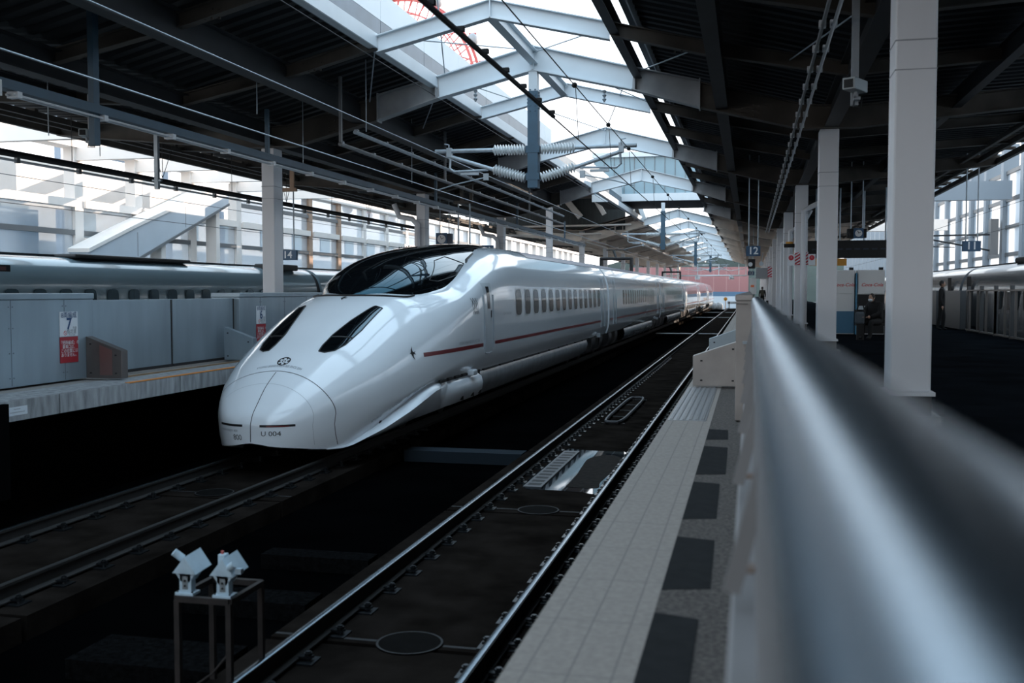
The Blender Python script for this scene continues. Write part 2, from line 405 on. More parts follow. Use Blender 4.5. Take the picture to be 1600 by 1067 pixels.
for k, y in enumerate(FY):
    rt = empty('roof_frame', (RIDGE, y, 0), 'steel roof frame spanning both platforms, %s counted from the rear of the hall' % ORD[k], 'roof frame', 'roof frames', 'structure')
    if abs(y-60.1) > 1.5:
        gb = MB()
        for f in (lambda p: p, mir):
            ibeam_poly(gb, f([(RIDGE, 7.07), (-7.28, 6.47)]), f([(RIDGE, 6.49), (-7.25, 5.95)]), y)
        gb.box(RIDGE-.012, RIDGE+.012, y-.14, y+.14, 6.47, 7.07)
        gb.build('ridge_girder', STEELW, rt)
    for f, nm in ((lambda p: p, 'far'), (mir, 'near')):
        if nm == 'far' and 51 < y < 71: continue
        hb = MB(); ibeam_poly(hb, f([(-7.28, 6.47), (-8.77, 6.10)]), f([(-7.25, 5.95), (-8.77, 5.49)]), y, .30)
        xa, _ = f([(-8.77, 0)])[0]; xb, _ = f([(-7.32, 0)])[0]
        hb.box(xa-.015, xa+.015, y-.15, y+.15, 5.45, 6.13); hb.box(xb-.01, xb+.01, y-.13, y+.13, 5.93, 6.42)
        hb.build('haunch', mat('haunch_paint', (.34, .35, .36), .55, var=.22, scale=1.5) if y < 66 else ARM_LIT, rt)
        db = MB()
        ibeam_poly(db, f([(-8.77, 6.06), (-11.1, 5.46), (-12.1, 5.42), (-17.6, 5.78)]), f([(-8.77, 5.49), (-11.0, 4.93), (-12.2, 4.93), (-17.6, 5.42)]), y, .28)
        xs = [f([(-9.7-.12*i, 0)])[0][0] for i in range(4)]
        for i, x in enumerate(xs):
            for j in range(3): db.box(x-.018, x+.018, y-.04, y, 5.34-.03*i+.12*j, 5.376-.03*i+.12*j)
        db.build('arm', STEELB if y < 66 else ARM_LIT, rt)  # far arms take the paler colour that imitates light
    frame_roots.append(rt)
# rafters between frames, ridge purlin, light intermediate frames
ry = sorted(y+4.057*j for y in FY[1:] for j in (1, 2))
for side, f in (('far', lambda p: p), ('near', mir)):
    for i, y in enumerate(ry):
        if side == 'far' and 50 < y < 71.6: continue
        b = MB(); ibeam_poly(b, f([(-7.3, 6.46), (-9.0, 6.03), (-11.6, 5.5), (-17.5, 5.82)]), f([(-7.3, 6.20), (-9.0, 5.77), (-11.6, 5.26), (-17.5, 5.6)]), y, .18, .02)
        bolts(b, *sorted((f([(-8.5, 0)])[0][0], f([(-8.9, 0)])[0][0])), 5.84, 6.0, y-.012, 4, 2)
        o = b.build('rafter_beam', STEELB if y < 66 else ARM_LIT); S(o, 'slender roof rafter of the %s roof, number %d from the rear' % (side, i+1), 'rafter'); o['group'] = 'rafters of the %s roof' % side
k = 0
for y in (19.54, 27.66):
    b = MB()
    for f in (lambda p: p, mir): ibeam_poly(b, f([(RIDGE, 7.02), (-7.28, 6.46)]), f([(RIDGE, 6.66), (-7.28, 6.12)]), y, .2, .02)
    b.box(RIDGE-.01, RIDGE+.01, y-.1, y+.1, 6.66, 7.0)
    S(b.build('beam_light_ridge', STEELW), 'slim pale gable beam across the skylight %s the frame with the nearest mast' % ('in front of' if k == 0 else 'behind'), 'beam'); k += 1
b = MB().box(RIDGE-.1, RIDGE+.1, 19.6, 27.6, 6.66, 6.675).box(RIDGE-.1, RIDGE+.1, 19.6, 27.6, 6.93, 6.945).box(RIDGE-.01, RIDGE+.01, 19.6, 27.6, 6.67, 6.94)
S(b.build('beam_ridge_purlin', STEELW), 'pale ridge purlin joining the near gable beams', 'beam')
k = 0
for p, q in (((-7.2, 23.6, 6.5), (RIDGE, 35.7, 6.95)), ((-2.7, 23.6, 6.45), (RIDGE, 35.7, 6.95)), ((-7.2, 19.6, 6.45), (RIDGE, 23.5, 6.95)), ((-2.7, 27.6, 6.4), (RIDGE, 23.7, 6.95)), ((-2.65, 19.6, 6.4), (RIDGE, 23.5, 6.9)), ((-7.2, 23.9, 6.5), (-5.6, 18.0, 7.0)), ((-8.9, 23.3, 5.9), (-7.4, 19.7, 6.3)), ((-8.9, 27.4, 5.9), (-7.4, 24.0, 6.3)), ((-1.0, 19.8, 5.95), (-2.45, 23.2, 6.3)), ((.6, 19.8, 5.6), (1.5, 15.6, 5.4))):
    tag(MB().tube([p, q], .014, 6).build('brace_rod', GALV), 'thin steel brace rod under the roof, %s of the set' % ORD[k], 'brace rod', 'brace rods of the skylight'); k += 1

# pillars
def pillar(x, y, label, far):
    y += .24
    rt = empty('platform_pillar', (x, y, 0), label, 'pillar', 'pillars of the %s platform' % ('far' if far else 'near'), 'structure')
    w, d = (.205, .24) if not far else (.17, .24)
    z0 = .32 if not far else .02
    b = MB().box(x-w, x+w, y-d, y+d, z0, 4.93 if not (far and 59 < y < 74) else 7.4); b.build('shaft', PILLAR, rt, bevel=.02)
    MB().box(x-w-.004, x+w+.004, y-d-.004, y+d+.004, 3.98, 3.995).box(x-w-.004, x+w+.004, y-d-.004, y+d+.004, 3.68, 3.69).build('weld_band', mat('weld_line', (.3, .31, .33), .6), rt)
    if not far:
        MB().box(x-w-.04, x+w+.04, y-d-.04, y+d+.04, .28, .32).build('base_plate', PILLAR, rt)
        MB().box(x-w-.01, x+w+.01, y-d, y+d, .06, .28).build('plinth', mat('plinth_stone', (.20, .19, .18), .8, var=.2, scale=8) if y > 15 else BLACK, rt)
        MB().box(x-w-.10, x+w+.10, y-d-.1, y+d+.1, 0, .07).build('footing', mat('footing_stone', (.10, .10, .10), .8, var=.2, scale=8), rt)
    return rt
k = 0
for y in FY[2:]:
    if y > YB-10: break
    pillar(1.655, y, ('huge white square pillar closest to the camera on the near platform' if k == 0 else 'white square pillar of the near platform, %s from the camera' % ORD[k]), False)
    pillar(-11.72, y, 'white square pillar of the far platform, %s from the left' % ORD[k], True); k += 1
# drain pipes against the pillars
k = 0
for px, py, s in ((1.72, 35.8, 'near'), (1.72, 47.94, 'near'), (1.72, 60.1, 'near')):
    b = MB().tube([(px+.9, py-.10, 5.0), (px+.55, py-.10, 4.35), (px+.25, py-.10, 4.2), (px, py-.10, 4.05), (px, py-.10, 3.7), (px, py-.10, 0.02)], .085, 12)
    tag(b.build('drain_pipe', PILLAR, smooth=True), 'white round drain pipe on the front of the %s near pillar' % ORD[k+2], 'pipe', 'drain pipes on the near pillars'); k += 1
for k, py in enumerate((35.77, 47.94)):
    b = MB().tube([(-12.7, py-.12, 4.55), (-12.5, py-.12, 4.1), (-12.0, py-.12, 4.0), (-11.82, py-.12, 3.8), (-11.82, py-.12, 3.3), (-11.82, py-.12, .02)], .10, 12)
    tag(b.build('drain_pipe', PILLAR, smooth=True), 'cream bent drain pipe in front of the %s far pillar' % ORD[k+1], 'pipe', 'drain pipes on the far pillars')

# ------------------------------------------------------------------ the white bullet train
TIP = 13.98
W_T = [(13.98, .02), (14.0, .20), (14.05, .36), (14.2, .58), (14.5, .82), (14.9, 1.02), (15.2, 1.14), (15.6, 1.27), (16.1, 1.39), (16.8, 1.49), (17.8, 1.59), (19, 1.655), (21, 1.69), (60, 1.69)]
T_T = [(13.98, -.62), (14.05, -.48), (14.2, -.34), (14.5, -.09), (14.9, .13), (15.35, .36), (16.0, .62), (16.8, .94), (17.73, 1.25), (18.3, 1.37), (19.2, 1.42), (20.2, 1.50), (20.8, 1.62), (22, 1.95), (23.2, 2.24), (24.4, 2.43), (26, 2.52), (60, 2.53)]
ZM_T = [(13.98, -.68), (15, -.52), (17, -.35), (20, .05), (22, .2), (60, .2)]
N_T = [(13.98, 2.1), (15, 2.6), (17.5, 2.6), (18.6, 3.0), (20, 4.6), (21.4, 6.0), (22.6, 5.4), (24.5, 4.4), (27, 4.0), (60, 4.0)]
ZB_T = [(13.98, -.90), (14.02, -.94), (14.13, -.97), (15, -1.08), (15.6, -.93), (16.6, -.66), (18.3, -.34), (60, -.32)]
def section(y, n=40):
    Wd, T, zm, ex, zb = (smooth_tab(t, y) for t in (W_T, T_T, ZM_T, N_T, ZB_T))
    zb = min(zb, zm-.02); pts = []
    for i in range(9):                                   # lower flank
        t = i/9; z = zb+(zm-zb)*t
        pts.append((Wd*(1-.07*(1-t)**2), z))
    for i in range(n+1):
        a = PI/2*i/n
        x = Wd*max(0, math.cos(a))**(2/ex); z = zm+(T-zm)*max(0, math.sin(a))**(2/ex)
        pts.append((x, z))
    half = pts
    return [(TL+x, y, z) for x, z in half]+[(TL-x, y, z) for x, z in reversed(half[:-1])]
def stations(a, b_):
    ys = []; y = a
    while y < b_-1e-6:
        ys.append(y); y += .012 if y < TIP+.06 else .04 if y < TIP+.5 else .1 if y < 26 else 1.5
    return ys+[b_]
CARGAP = .5
train = empty('bullet_train', (TL, TIP, RT), 'white streamlined bullet train with black canopy standing in the middle of the hall', 'train')
lead_rows = [section(y) for y in stations(TIP, 41.10)]
lb = MB().quadmesh(lead_rows, False, True, True)
lead = lb.build('lead_car', WHITE, train, smooth=True)
surf = BVHTree.FromPolygons([Vector(v) for v in lb.v], lb.f)
def top(x, y, off=.004):
    h = surf.ray_cast(Vector((x, y, 6)), Vector((0, 0, -1)))
    if h[0] is None: return Vector((x, y, 0))
    n = h[1] if h[1].z > 0 else -h[1]
    return h[0]+n*off
def sidep(y, z, off=.004, s=1):
    h = surf.ray_cast(Vector((TL+s*6, y, z)), Vector((-s, 0, 0)))
    if h[0] is None: return Vector((TL+s*1.6, y, z))
    n = h[1] if h[1].x*s > 0 else -h[1]
    return h[0]+n*off
def frontp(x, z, off=.004):
    h = surf.ray_cast(Vector((x, 8, z)), Vector((0, 1, 0)))
    if h[0] is None: return Vector((x, 15, z))
    n = h[1] if h[1].y < 0 else -h[1]
    return h[0]+n*off
def ribbon(pts, w, nrm=None):                            # flat strip with its normal guessed from the surface
    b = MB(); L = []; R = []
    for i, p in enumerate(pts):
        d = (pts[min(i+1, len(pts)-1)]-pts[max(i-1, 0)]).normalized()
        h = surf.find_nearest(p); n = (p-h[0]).normalized() if (p-h[0]).length > 1e-5 else h[1]
        c = d.cross(n).normalized()*w/2; L.append(p+c); R.append(p-c)
    return b.quadmesh([L, R])
def project_mb(mb, fn):
    o = MB(); o.f = mb.f; o.v = [tuple(fn(v)) for v in mb.v]; return o

# canopy with windscreen
CW = [(17.93, .03), (18.0, .26), (18.15, .50), (18.4, .74), (18.8, .96), (19.3, 1.08), (20.2, 1.16), (22, 1.22), (24, 1.24), (25.4, 1.16), (26.6, .94), (27.6, .60), (28.6, .12)]
CT = [(17.93, 1.31), (18.15, 1.45), (18.5, 1.63), (19.1, 1.88), (19.8, 2.08), (20.8, 2.25), (21.8, 2.36), (23, 2.46), (24.3, 2.545), (26, 2.60), (27.5, 2.59), (28.6, 2.53)]
rows = []
for i in range(61):
    y = 17.93+10.67*(i/60)**1.35
    w, t = smooth_tab(CW, y), smooth_tab(CT, y); base = 1.15 if y < 22 else 1.15+(y-22)*.10; base = min(base, t-.08); row = []
    for j in range(37):
        a = PI*j/36
        row.append((TL+w*math.copysign(abs(math.cos(a))**(2/2.5), math.cos(a)), y, base+(t-base)*math.sin(a)**(2/2.4)))
    rows.append(row)
cb = MB().quadmesh(rows)
wind = cb.build('windscreen', GLASSD, train, smooth=True); wind['label'] = 'black glossy canopy windscreen'
csurf = BVHTree.FromPolygons([Vector(v) for v in cb.v], cb.f)
def cside(y, z, off=.006, s=1):
    h = csurf.ray_cast(Vector((TL+s*6, y, z)), Vector((-s, 0, 0)))
    if h[0] is None: return Vector((TL+s*1.0, y, z))
    n = h[1] if h[1].x*s > 0 else -h[1]
    return h[0]+n*off
for s in (1, -1):                                        # frame of the cab side window
    loop = [(19.6, 1.60), (20.6, 2.02), (21.4, 2.13), (22.2, 2.0), (21.2, 1.72), (20.0, 1.58), (19.6, 1.60)]
    pts = []
    for (a, c), (d, e) in zip(loop, loop[1:]):
        for t in range(5): pts.append(cside(a+(d-a)*t/5, c+(e-c)*t/5, .004, s))
    MB().tube(pts+[pts[0]], .009, 5).build('side_window_frame', RUBBER, wind)
MB().tube([cside(22.0, 1.85), cside(22.6, 2.1), cside(23.4, 2.25)], .03, 6).build('grab_handle', RUBBER, wind)
# windscreen sill line
pts = []
for i in range(25):
    a = PI*i/24; xx = .98*math.cos(a); yy = 18.75-.86*math.sin(a)**.8
    pts.append(top(TL+xx, yy, .01))
MB().tube(pts, .022, 5).build('windscreen_seal', RUBBER, train)
# head lamps (long blades lying on the nose)
for s, nm in ((1, 'near'), (-1, 'far')):
    rows = []; NN = 30
    for i in range(NN+1):
        t = i/NN; y = 15.50+1.98*t
        ao = lerp_tab([(0, .54), (.06, .66), (.2, .74), (.5, .80), (1, .81)], t)
        ai = lerp_tab([(0, .44), (.1, .42), (.3, .43), (.6, .52), (.85, .61), (.97, .655), (1, .68)], t)
        rows.append([top(TL+s*(ai+(ao-ai)*j/8), y, .006) for j in range(9)])
    hl = MB().quadmesh(rows).build('headlamp', GLASSD, train, smooth=True)
    hl['label'] = 'black glass blade headlamp'
    edge = [r[0] for r in rows]+rows[-1]+[r[-1] for r in reversed(rows)]+list(reversed(rows[0]))
    MB().tube(edge, .010, 5).build('lamp_rim', RUBBER, hl)
    MB().tube([rows[8][0], rows[9][4], rows[10][8]], .016, 5).build('lamp_divider', RUBBER, hl)
# coupler cover seams
pts = []
for i in range(49):
    a = -.22+(PI+.44)*i/48; x = TL+1.0*math.cos(a); z = -.52+.64*math.sin(a)
    if math.sin(a) < 0: x = TL+math.copysign(.985, math.cos(a)); z = -.52+2.3*math.sin(a)*1.0
    pts.append(frontp(x, max(z, -1.02), .002))
ribbon(pts, .014).build('cover_seam', RUBBER, train)
pts = []
for i in range(49):
    a = -.2+(PI+.4)*i/48; x = TL+.80*math.cos(a); z = -.55+.50*math.sin(a)
    if math.sin(a) < 0: x = TL+math.copysign(.79, math.cos(a)); z = -.55+2.2*math.sin(a)
    pts.append(frontp(x, max(z, -.97), .002))
ribbon(pts, .006).build('cover_inner_seam', mat('seam_grey', (.35, .38, .40), .5), train)
ribbon([frontp(TL, -.88+.985*i/30, .002) for i in range(31)], .012).build('centre_seam', RUBBER, train)
for s in (1, -1):
    rows = [[frontp(TL+s*(.14+.47*i/16), -.655+j*.034, .003) for i in range(17)] for j in (0, 1)]
    sl = MB().quadmesh(rows).build('front_slot', BLACK, train); sl['label'] = 'thin black slot on the nose'
    if s == 1:
        rows = [[frontp(TL+(.24+.30*i/12), -.650+j*.012, .006) for i in range(13)] for j in (0, 1)]
        MB().quadmesh(rows).build('slot_glint', RED, sl)
t = project_mb(text_mb('U 004', .115, (0, 0, 0), (1, 0, 0), (0, 1, 0)), lambda v: frontp(TL+.30+v[0], -.755+v[1]*.9, .004)); t.build('fleet_lettering', BLACK, train)
t = project_mb(text_mb('SHINKANSEN 800', .05, (0, 0, 0), (1, 0, 0), (0, 1, 0)), lambda v: frontp(TL-.42+v[0], -.72+v[1], .004)); t.build('nose_lettering', GREY_TXT, train)
t = project_mb(text_mb('800', .13, (0, 0, 0), (1, 0, 0), (0, 1, 0), shear=-.2), lambda v: frontp(TL-.22+v[0]*.8, -.82+v[1]*.9, .004)); t.build('nose_emblem', BLACK, train)
# arc lettering over the cover and the round emblem
def arc(v):
    a = PI/2-v[0]/1.03; return frontp(TL+1.02*math.cos(a)*1.03, -.49+(.68+v[1])*math.sin(a), .004)
project_mb(text_mb('KYUSHU SHINKANSEN 800 SINCE 2004', .045, (0, 0, 0), (1, 0, 0), (0, 1, 0)), arc).build('arc_lettering', GREY_TXT, train)
b = MB(); ring = lambda r0, r1, n=28: [[(r*math.cos(2*PI*i/n), r*math.sin(2*PI*i/n)) for i in range(n+1)] for r in (r0, r1)]
for r0, r1 in ((.088, .108), (.02, .032)):
    b.quadmesh([[top(TL+x, 15.14+y*1.05, .004) for x, y in rr] for rr in ring(r0, r1)])
for i in range(6):
    a = i*PI/3; c = [(.055*math.cos(a+q), .055*math.sin(a+q)) for q in (-.2, .2)]; d = [(.092*math.cos(a+q), .092*math.sin(a+q)) for q in (-.12, .35)]
    b.quadmesh([[top(TL+x, 15.14+y*1.05, .004) for x, y in c], [top(TL+x, 15.14+y*1.05, .004) for x, y in d]])
b.build('round_emblem', BLACK, train)
def swallow(fn, sc_):
    P = [(0, .0), (.10, .03), (.16, .16), (.30, .30), (.24, .12), (.26, .045), (.46, .06), (.34, .0), (.46, -.07), (.26, -.045), (.24, -.14), (.30, -.32), (.16, -.16), (.10, -.03)]
    b = MB(); b.v = [tuple(fn(x*sc_, z*sc_)) for x, z in P]; b.f = [(0, 1, 13), (1, 2, 12, 13), (2, 3, 4), (2, 4, 5, 9, 10, 12), (10, 11, 12), (5, 6, 7), (7, 8, 9), (5, 7, 9)]
    return b
swallow(lambda u, v: sidep(17.10+u*1.25, .285+v, .006), .40).build('swallow_emblem', BLACK, train)
swallow(lambda u, v: top(TL-.12+u, 17.75+v*1.4, .006), .34).build('swallow_emblem', BLACK, train)
# red waist stripe on the lead car
def stripe(y0, y1, z0, h, fn, n=40): return MB().quadmesh([[fn(y0+(y1-y0)*i/n, z0+j*h) for i in range(n+1)] for j in (0, 1)])
st = MB()
for y0, y1 in ((17.62, 21.30), (22.34, 40.35)): st.add(stripe(y0, y1, .195, .075, lambda y, z: sidep(y, z, .003)))
st.build('red_stripe', RED, train)
# crew door
dr = MB().quadmesh([[sidep(21.46+.64*i/4, .06+1.50*j/14, .006) for i in range(5)] for j in range(15)]).build('crew_door', mat('door_white', (.66, .71, .75), .15, coat=.6), train, smooth=True)
for y0 in (21.36, 22.16): MB().tube([sidep(y0, .14, .012), sidep(y0, .7, .012), sidep(y0, 1.3, .012)], .022, 6).build('grab_rail', GALV, dr)
MB().tube([sidep(21.50, .04+.0*j, .01) for j in (0,)]+[sidep(21.80, .02, .01), sidep(22.06, .04, .01)], .014, 5).build('door_sill', GALV, dr)
MB().quadmesh([[sidep(21.67+.22*i/3, 1.0+.48*j/8, .012) for i in range(4)] for j in range(9)]).build('door_window', WINGL, dr, smooth=True)
MB().quadmesh([[sidep(21.94+.09*i, .80+.16*j, .012) for i in range(2)] for j in range(2)]).build('door_handle', RUBBER, dr)
b = MB()
for c in range(3):
    for sg in (1, -1):
        b.add(ribbon([sidep(20.62+c*.13+sg*.06*math.cos(q*PI/4), 0.90+q*.042, .006) for q in range(9)], .014))
b.build('chain_emblem', BLACK, train)
for s_, y, z in (('KYUSHU 800', 20.75, .92), ('KYUSHU SHINKANSEN 800 SINCE 2004', 20.25, .34), ('KYUSHU SHINKANSEN', 23.55, .86), ('KYUSHU SHINKANSEN 800', 34.2, .05)):
    project_mb(text_mb(s_, .085, (0, 0, 0), (1, 0, 0), (0, 1, 0)), lambda v: sidep(y+v[0], z+v[1], .005)).build('side_lettering', GREY_TXT, train)
def lead_window(y): return rounded_patch(y, .80, 1.42, .30)
def rounded_patch(yc, z0, z1, w, fn=None, off=.005):
    fn = fn or sidep; rows = []; r = .16; N = 12
    for j in range(N+1):
        z = z0+(z1-z0)*(.5-.5*math.cos(PI*j/N)); e = min(z-z0, z1-z); hw = w/2
        if e < r: hw = w/2-r+math.sqrt(max(0, r*r-(r-e)**2))
        rows.append([fn(yc+hw*(2*i/4-1), z, off) for i in range(5)])
    return MB().quadmesh(rows)
WINF = mat('window_surround', (.40, .43, .45), .3)
for i in range(14):
    yc = 24.80+13.85*i/13
    fr = rounded_patch(yc, .77, 1.45, .72, None, .004).build('cabin_window', WINF, train, smooth=True)
    rounded_patch(yc, .80, 1.42, .62, None, .008).build('pane', WINGL, fr, smooth=True)
# lower nose fairing: a shoulder that sweeps up from the chin
rows = []
for i in range(46):
    y = 14.75+4.15*i/45; sec = section(y); zb = sec[0][2]; t = i/45
    bulge = .01+.07*t+.15*math.sin(PI*t)**.8
    x0 = sec[0][0]; zl = lerp_tab([(14.7, -1.08), (16, -1.02), (17.4, -.90), (19, -.86)], y)
    ztop = zb+.02
    row = [(x0-.05, y, ztop), (x0+bulge*.6, y, ztop-.03-.03*bulge), (x0+bulge, y, ztop-.10*min(1, (ztop-zl)*2)-.02), (x0+bulge*.8, y, zl*.6+ztop*.4), (x0-.02, y, zl), (x0-.35, y, zl-.02)]
    rows.append(row)
for s in (1, -1):
    rr = rows if s == 1 else [[(2*TL-p[0], p[1], p[2]) for p in r] for r in rows]
    MB().quadmesh(rr).build('nose_fairing', WHITE2, train, smooth=True)
for wd, yc in (('KYUSHU', 15.85), ('SHINKANSEN', 16.45), ('800', 16.92), ('SINCE', 17.22), ('2004', 17.54)):
    project_mb(text_mb(wd, .062, (0, 0, 0), (1, 0, 0), (0, 1, 0)), lambda v: sidep(yc+v[0]*1.2, lerp_tab(ZB_T, yc+v[0]*1.2)+.15+v[1], .005)).build('fairing_lettering', GREY_TXT, train)

# skirts, bogie covers and underframe, car by car
def skirt(y0, y1, m, name, bulge=.03, zt=-.34, zb=-.87, slant=.35, s=1):
    rows = []; n = max(3, int((y1-y0)/.5))
    for i in range(n+1):
        y = y0+(y1-y0)*i/n; sy = slant if i in (0,) else 0
        rows.append([(TL+1.60, y, zt), (TL+1.62+bulge, y, zt-.14), (TL+1.58+bulge, y+sy*.5, zt-.34), (TL+1.46, y+sy, zb), (TL+1.2, y+sy, zb-.01)])
    if s < 0: rows = [[(2*TL-p[0], p[1], p[2]) for p in r] for r in rows]
    return MB().quadmesh(rows)
def cover(s):
    rows = []
    for i in range(25):
        y = 18.55+2.65*i/24; e = min(1, i/7); bu = .10*(e*e*(3-2*e)); zb = -.84
        rows.append([(TL+s*x, y, z) for x, z in ((1.58, -.36), (1.60+bu*.75, -.43), (1.61+bu, -.56), (1.60+bu*.9, -.70), (1.55+bu*.4, zb), (1.3, zb-.01))])
    return MB().quadmesh(rows)
cover(-1).build('bogie_cover', WHITE2, train, smooth=True)
sk = cover(1).build('bogie_cover', WHITE2, train, smooth=True); sk['label'] = 'white bogie cover panel'
for y in (19.7, 20.5, 21.1): MB().box(TL+1.60, TL+1.69, y, y+.035, -.80, -.72).build('cover_latch', RUBBER, sk)
bk = MB()
for i in range(6): bk.box(TL+1.58, TL+1.635, 18.4+i*.5, 18.4+i*.5+.34, -.345, -.295)
for i in range(12): bk.box(TL+1.58, TL+1.635, 21.6+i*1.5, 21.6+i*1.5+1.3, -.345, -.310)
bk.build('underframe_gap', BLACK, train)
MB().box(TL+1.58, TL+1.75, 20.3, 20.62, -.36, -.24).build('jack_bracket', WHITE2, train, bevel=.03)
def ribs(y0, y1):
    b = MB(); y = y0
    while y < y1: b.box(TL+1.50, TL+1.66, y, y+.03, -.80, -.36); y += 1.02
    return b
CARS = [(14.0, 41.1)]+[(41.6+25.05*i, 41.6+25.05*i+24.55) for i in range(5)]
for ci, (a, e) in enumerate(CARS):
    sa = 21.3 if ci == 0 else a+5.6
    for s in (1, -1): skirt(sa, e-5.0, TGREY, 'skirt', s=s).build('skirt_panel', TGREY, train, smooth=True)
    for yy, ln in ((e-3.9, 3.4),)+(((a+.3, 3.4),) if ci else ()):
        for u, v in ((0, .28), (.62, .86)): skirt(yy+ln*u, yy+ln*v, TGREY, 'k', .0, slant=.1).build('bogie_side', mat('bogie_dark', (.05, .05, .055), .6, .3), train, smooth=True)
    MB().box(TL-1.3, TL+1.3, (16 if ci == 0 else a), e, -.95, -.30).build('underframe', BLACK, train)
    for yy in (e-4.2, e-1.7)+((a+1.7, a+4.2) if ci else (18.6, 21.1)):
        MB().disc((TL+.65, yy, RT+.43), .43, .14, 20, 'x').disc((TL-.79, yy, RT+.43), .43, .14, 20, 'x').tube([(TL-.7, yy, RT+.43), (TL+.7, yy, RT+.43)], .09, 8).build('wheelset', RAILSIDE, train)
    for y in ((23.4, 33.0) if ci == 0 else (a+1.4, a+12)): MB().box(TL+1.6, TL+1.74, e-2.6, e-2.35, -.36, -.22).build('step_bracket', GALV, train); break
# trailing cars
full = [(p[0], p[2]) for p in section(30)]
for ci, (a, e) in enumerate(CARS[1:]):
    if ci < 4:
        body = MB().quadmesh([[(x, y, z) for x, z in full] for y in (a, (a+e)/2, e)], False, True, True)
    else:
        rows = [[(x, y, z) for x, z in full] for y in (a, a+14)]
        for y in stations(TIP, 26)[::-1]: rows.append([(p[0], a+14+(27-y), p[2]) for p in section(y)])
        body = MB().quadmesh(rows, False, True, True)
    car = body.build('passenger_car', WHITE, train, smooth=True)
    fl = lambda y, z, off=.004: Vector((sidep(30, z, off).x, y, z))
    MB().quadmesh([[fl(a+.15+(e-a-.3)*i, .195+.075*j, .004) for i in (0, 1)] for j in (0, 1)]).build('red_stripe', RED, car)
    n = 20 if ci < 4 else 12
    for i in range(n):
        yc = a+4.9+.99*i
        if yc > e-4.0: break
        rounded_patch(yc, .78, 1.44, .62, fl, .006).build('cabin_window', WINGL, car, smooth=True)
    for y in (a+1.7, e-1.9):
        if ci == 4 and y > a+5: continue
        d = MB().quadmesh([[fl(y-.4+.8*i, .02+1.9*j/8, .007) for i in (0, 1)] for j in range(9)])
        d.build('side_door', mat('door_grey', (.52, .57, .61), .2, coat=.5), car, smooth=True)
        for yy in (y-.45, y+.45): MB().tube([fl(yy, .0, .015), fl(yy, 1.0, .015), fl(yy, 1.9, .015)], .03, 5).build('door_seal', GALV, car)
    if ci < 4: MB().quadmesh([[(TL+(x-TL)*.86, y, z*.95) for x, z in full] for y in (a-.5, a)]).build('gangway_bellows', RUBBER, car)
    # roof cover
MB().quadmesh([[(x, y, z+.012) for x, z in [q for q in full if q[1] > 2.28]] for y in (27.5, 41.0)]).build('roof_walkway', ROOFP, train, smooth=True)
for a, e in CARS[1:5]: MB().quadmesh([[(x, y, z+.012) for x, z in [q for q in full if q[1] > 2.30]] for y in (a, e)]).build('roof_walkway', ROOFP, train, smooth=True)
d2 = MB().quadmesh([[sidep(39.3+.8*i, .02+1.9*j/8, .007) for i in (0, 1)] for j in range(9)]).build('side_door', mat('door_grey', (.52, .57, .61), .2), train, smooth=True)
for yy in (39.25, 40.15): MB().tube([sidep(yy, 0, .015), sidep(yy, 1, .015), sidep(yy, 1.9, .015)], .035, 5).build('door_seal', GALV, d2)
# pantograph hoods
for y in (57.0, 98.0):
    hd = MB().box(TL-.9, TL+.9, y-.4, y+.4, 3.12, 3.26).box(TL-.9, TL-.78, y-.4, y+.4, 2.45, 3.2).box(TL+.78, TL+.9, y-.4, y+.4, 2.45, 3.2).build('pantograph_hood', RUBBER, train, bevel=.05)
    MB().beam((TL, y, 3.2), (TL-.2, y+.3, 3.65), .1, .1).beam((TL-.6, y+.3, 3.68), (TL+.6, y+.3, 3.68), .06, .05).build('pantograph_arm', RUBBER, hd)

# ------------------------------------------------------------------ rails with their fastenings
def rail(x, label, y0f, y1f, spec):
    prof = [(-.0625, 0), (.0625, 0), (.0625, .012), (.012, .03), (.010, .12), (.032, .135), (.032, .160), (-.032, .160), (-.032, .135), (-.010, .12), (-.012, .03), (-.0625, .012)]
    b = MB().quadmesh([[(x+px, y, RT-.165+pz) for px, pz in prof] for y in (YF+1, YB-8)], True, True, True)
    r = b.build('steel_rail', RAILSIDE, None, (x, 0, RT-.165)); tag(r, label, 'rail', 'running rails')
    hd = MB().quadmesh([[(x+px, y, RT-.165+pz) for px, pz in ((-.024, .1605), (-.018, .1635), (-.008, .165), (.008, .165), (.018, .1635), (.024, .1605))] for y in (YF+1, YB-8)]).build('running_surface', RAILST if spec == 0 else RAILSIDE, r)
    hd['label'] = 'polished running surface'
    fm = MB().box(-.19, .19, -.09, .09, -.028, -.012)
    for s in (1, -1):
        fm.disc((s*.125, 0, -.012), .022, .07, 8); fm.disc((s*.125, 0, .03), .034, .018, 6)
        fm.box(min(s*.05, s*.16), max(s*.05, s*.16), -.03, .03, .004, .022)
    me = None; y = y0f; n = 0
    while y < y1f and n < 95:
        if me is None:
            o = fm.build('rail_fastening', CLIP, None, (0, 0, 0)); me = o
        else:
            o = me.copy(); COL.objects.link(o)
        o.parent = r; o.location = (0, y, 0); y += .625; n += 1
rail(TRK-.7475, 'shiny steel rail of the empty track on the side of the white train', 4.0, 44, 0)
rail(TRK+.7475, 'shiny steel rail of the empty track beside the near platform', 4.0, 40, 0)
rail(TL+.7475, 'dark rail under the white train on the side of the empty track', 6.0, 20, 1)
rail(TL-.7475, 'rail under the white train with a thin bright edge, on the far platform side', 8.0, 20, 0)

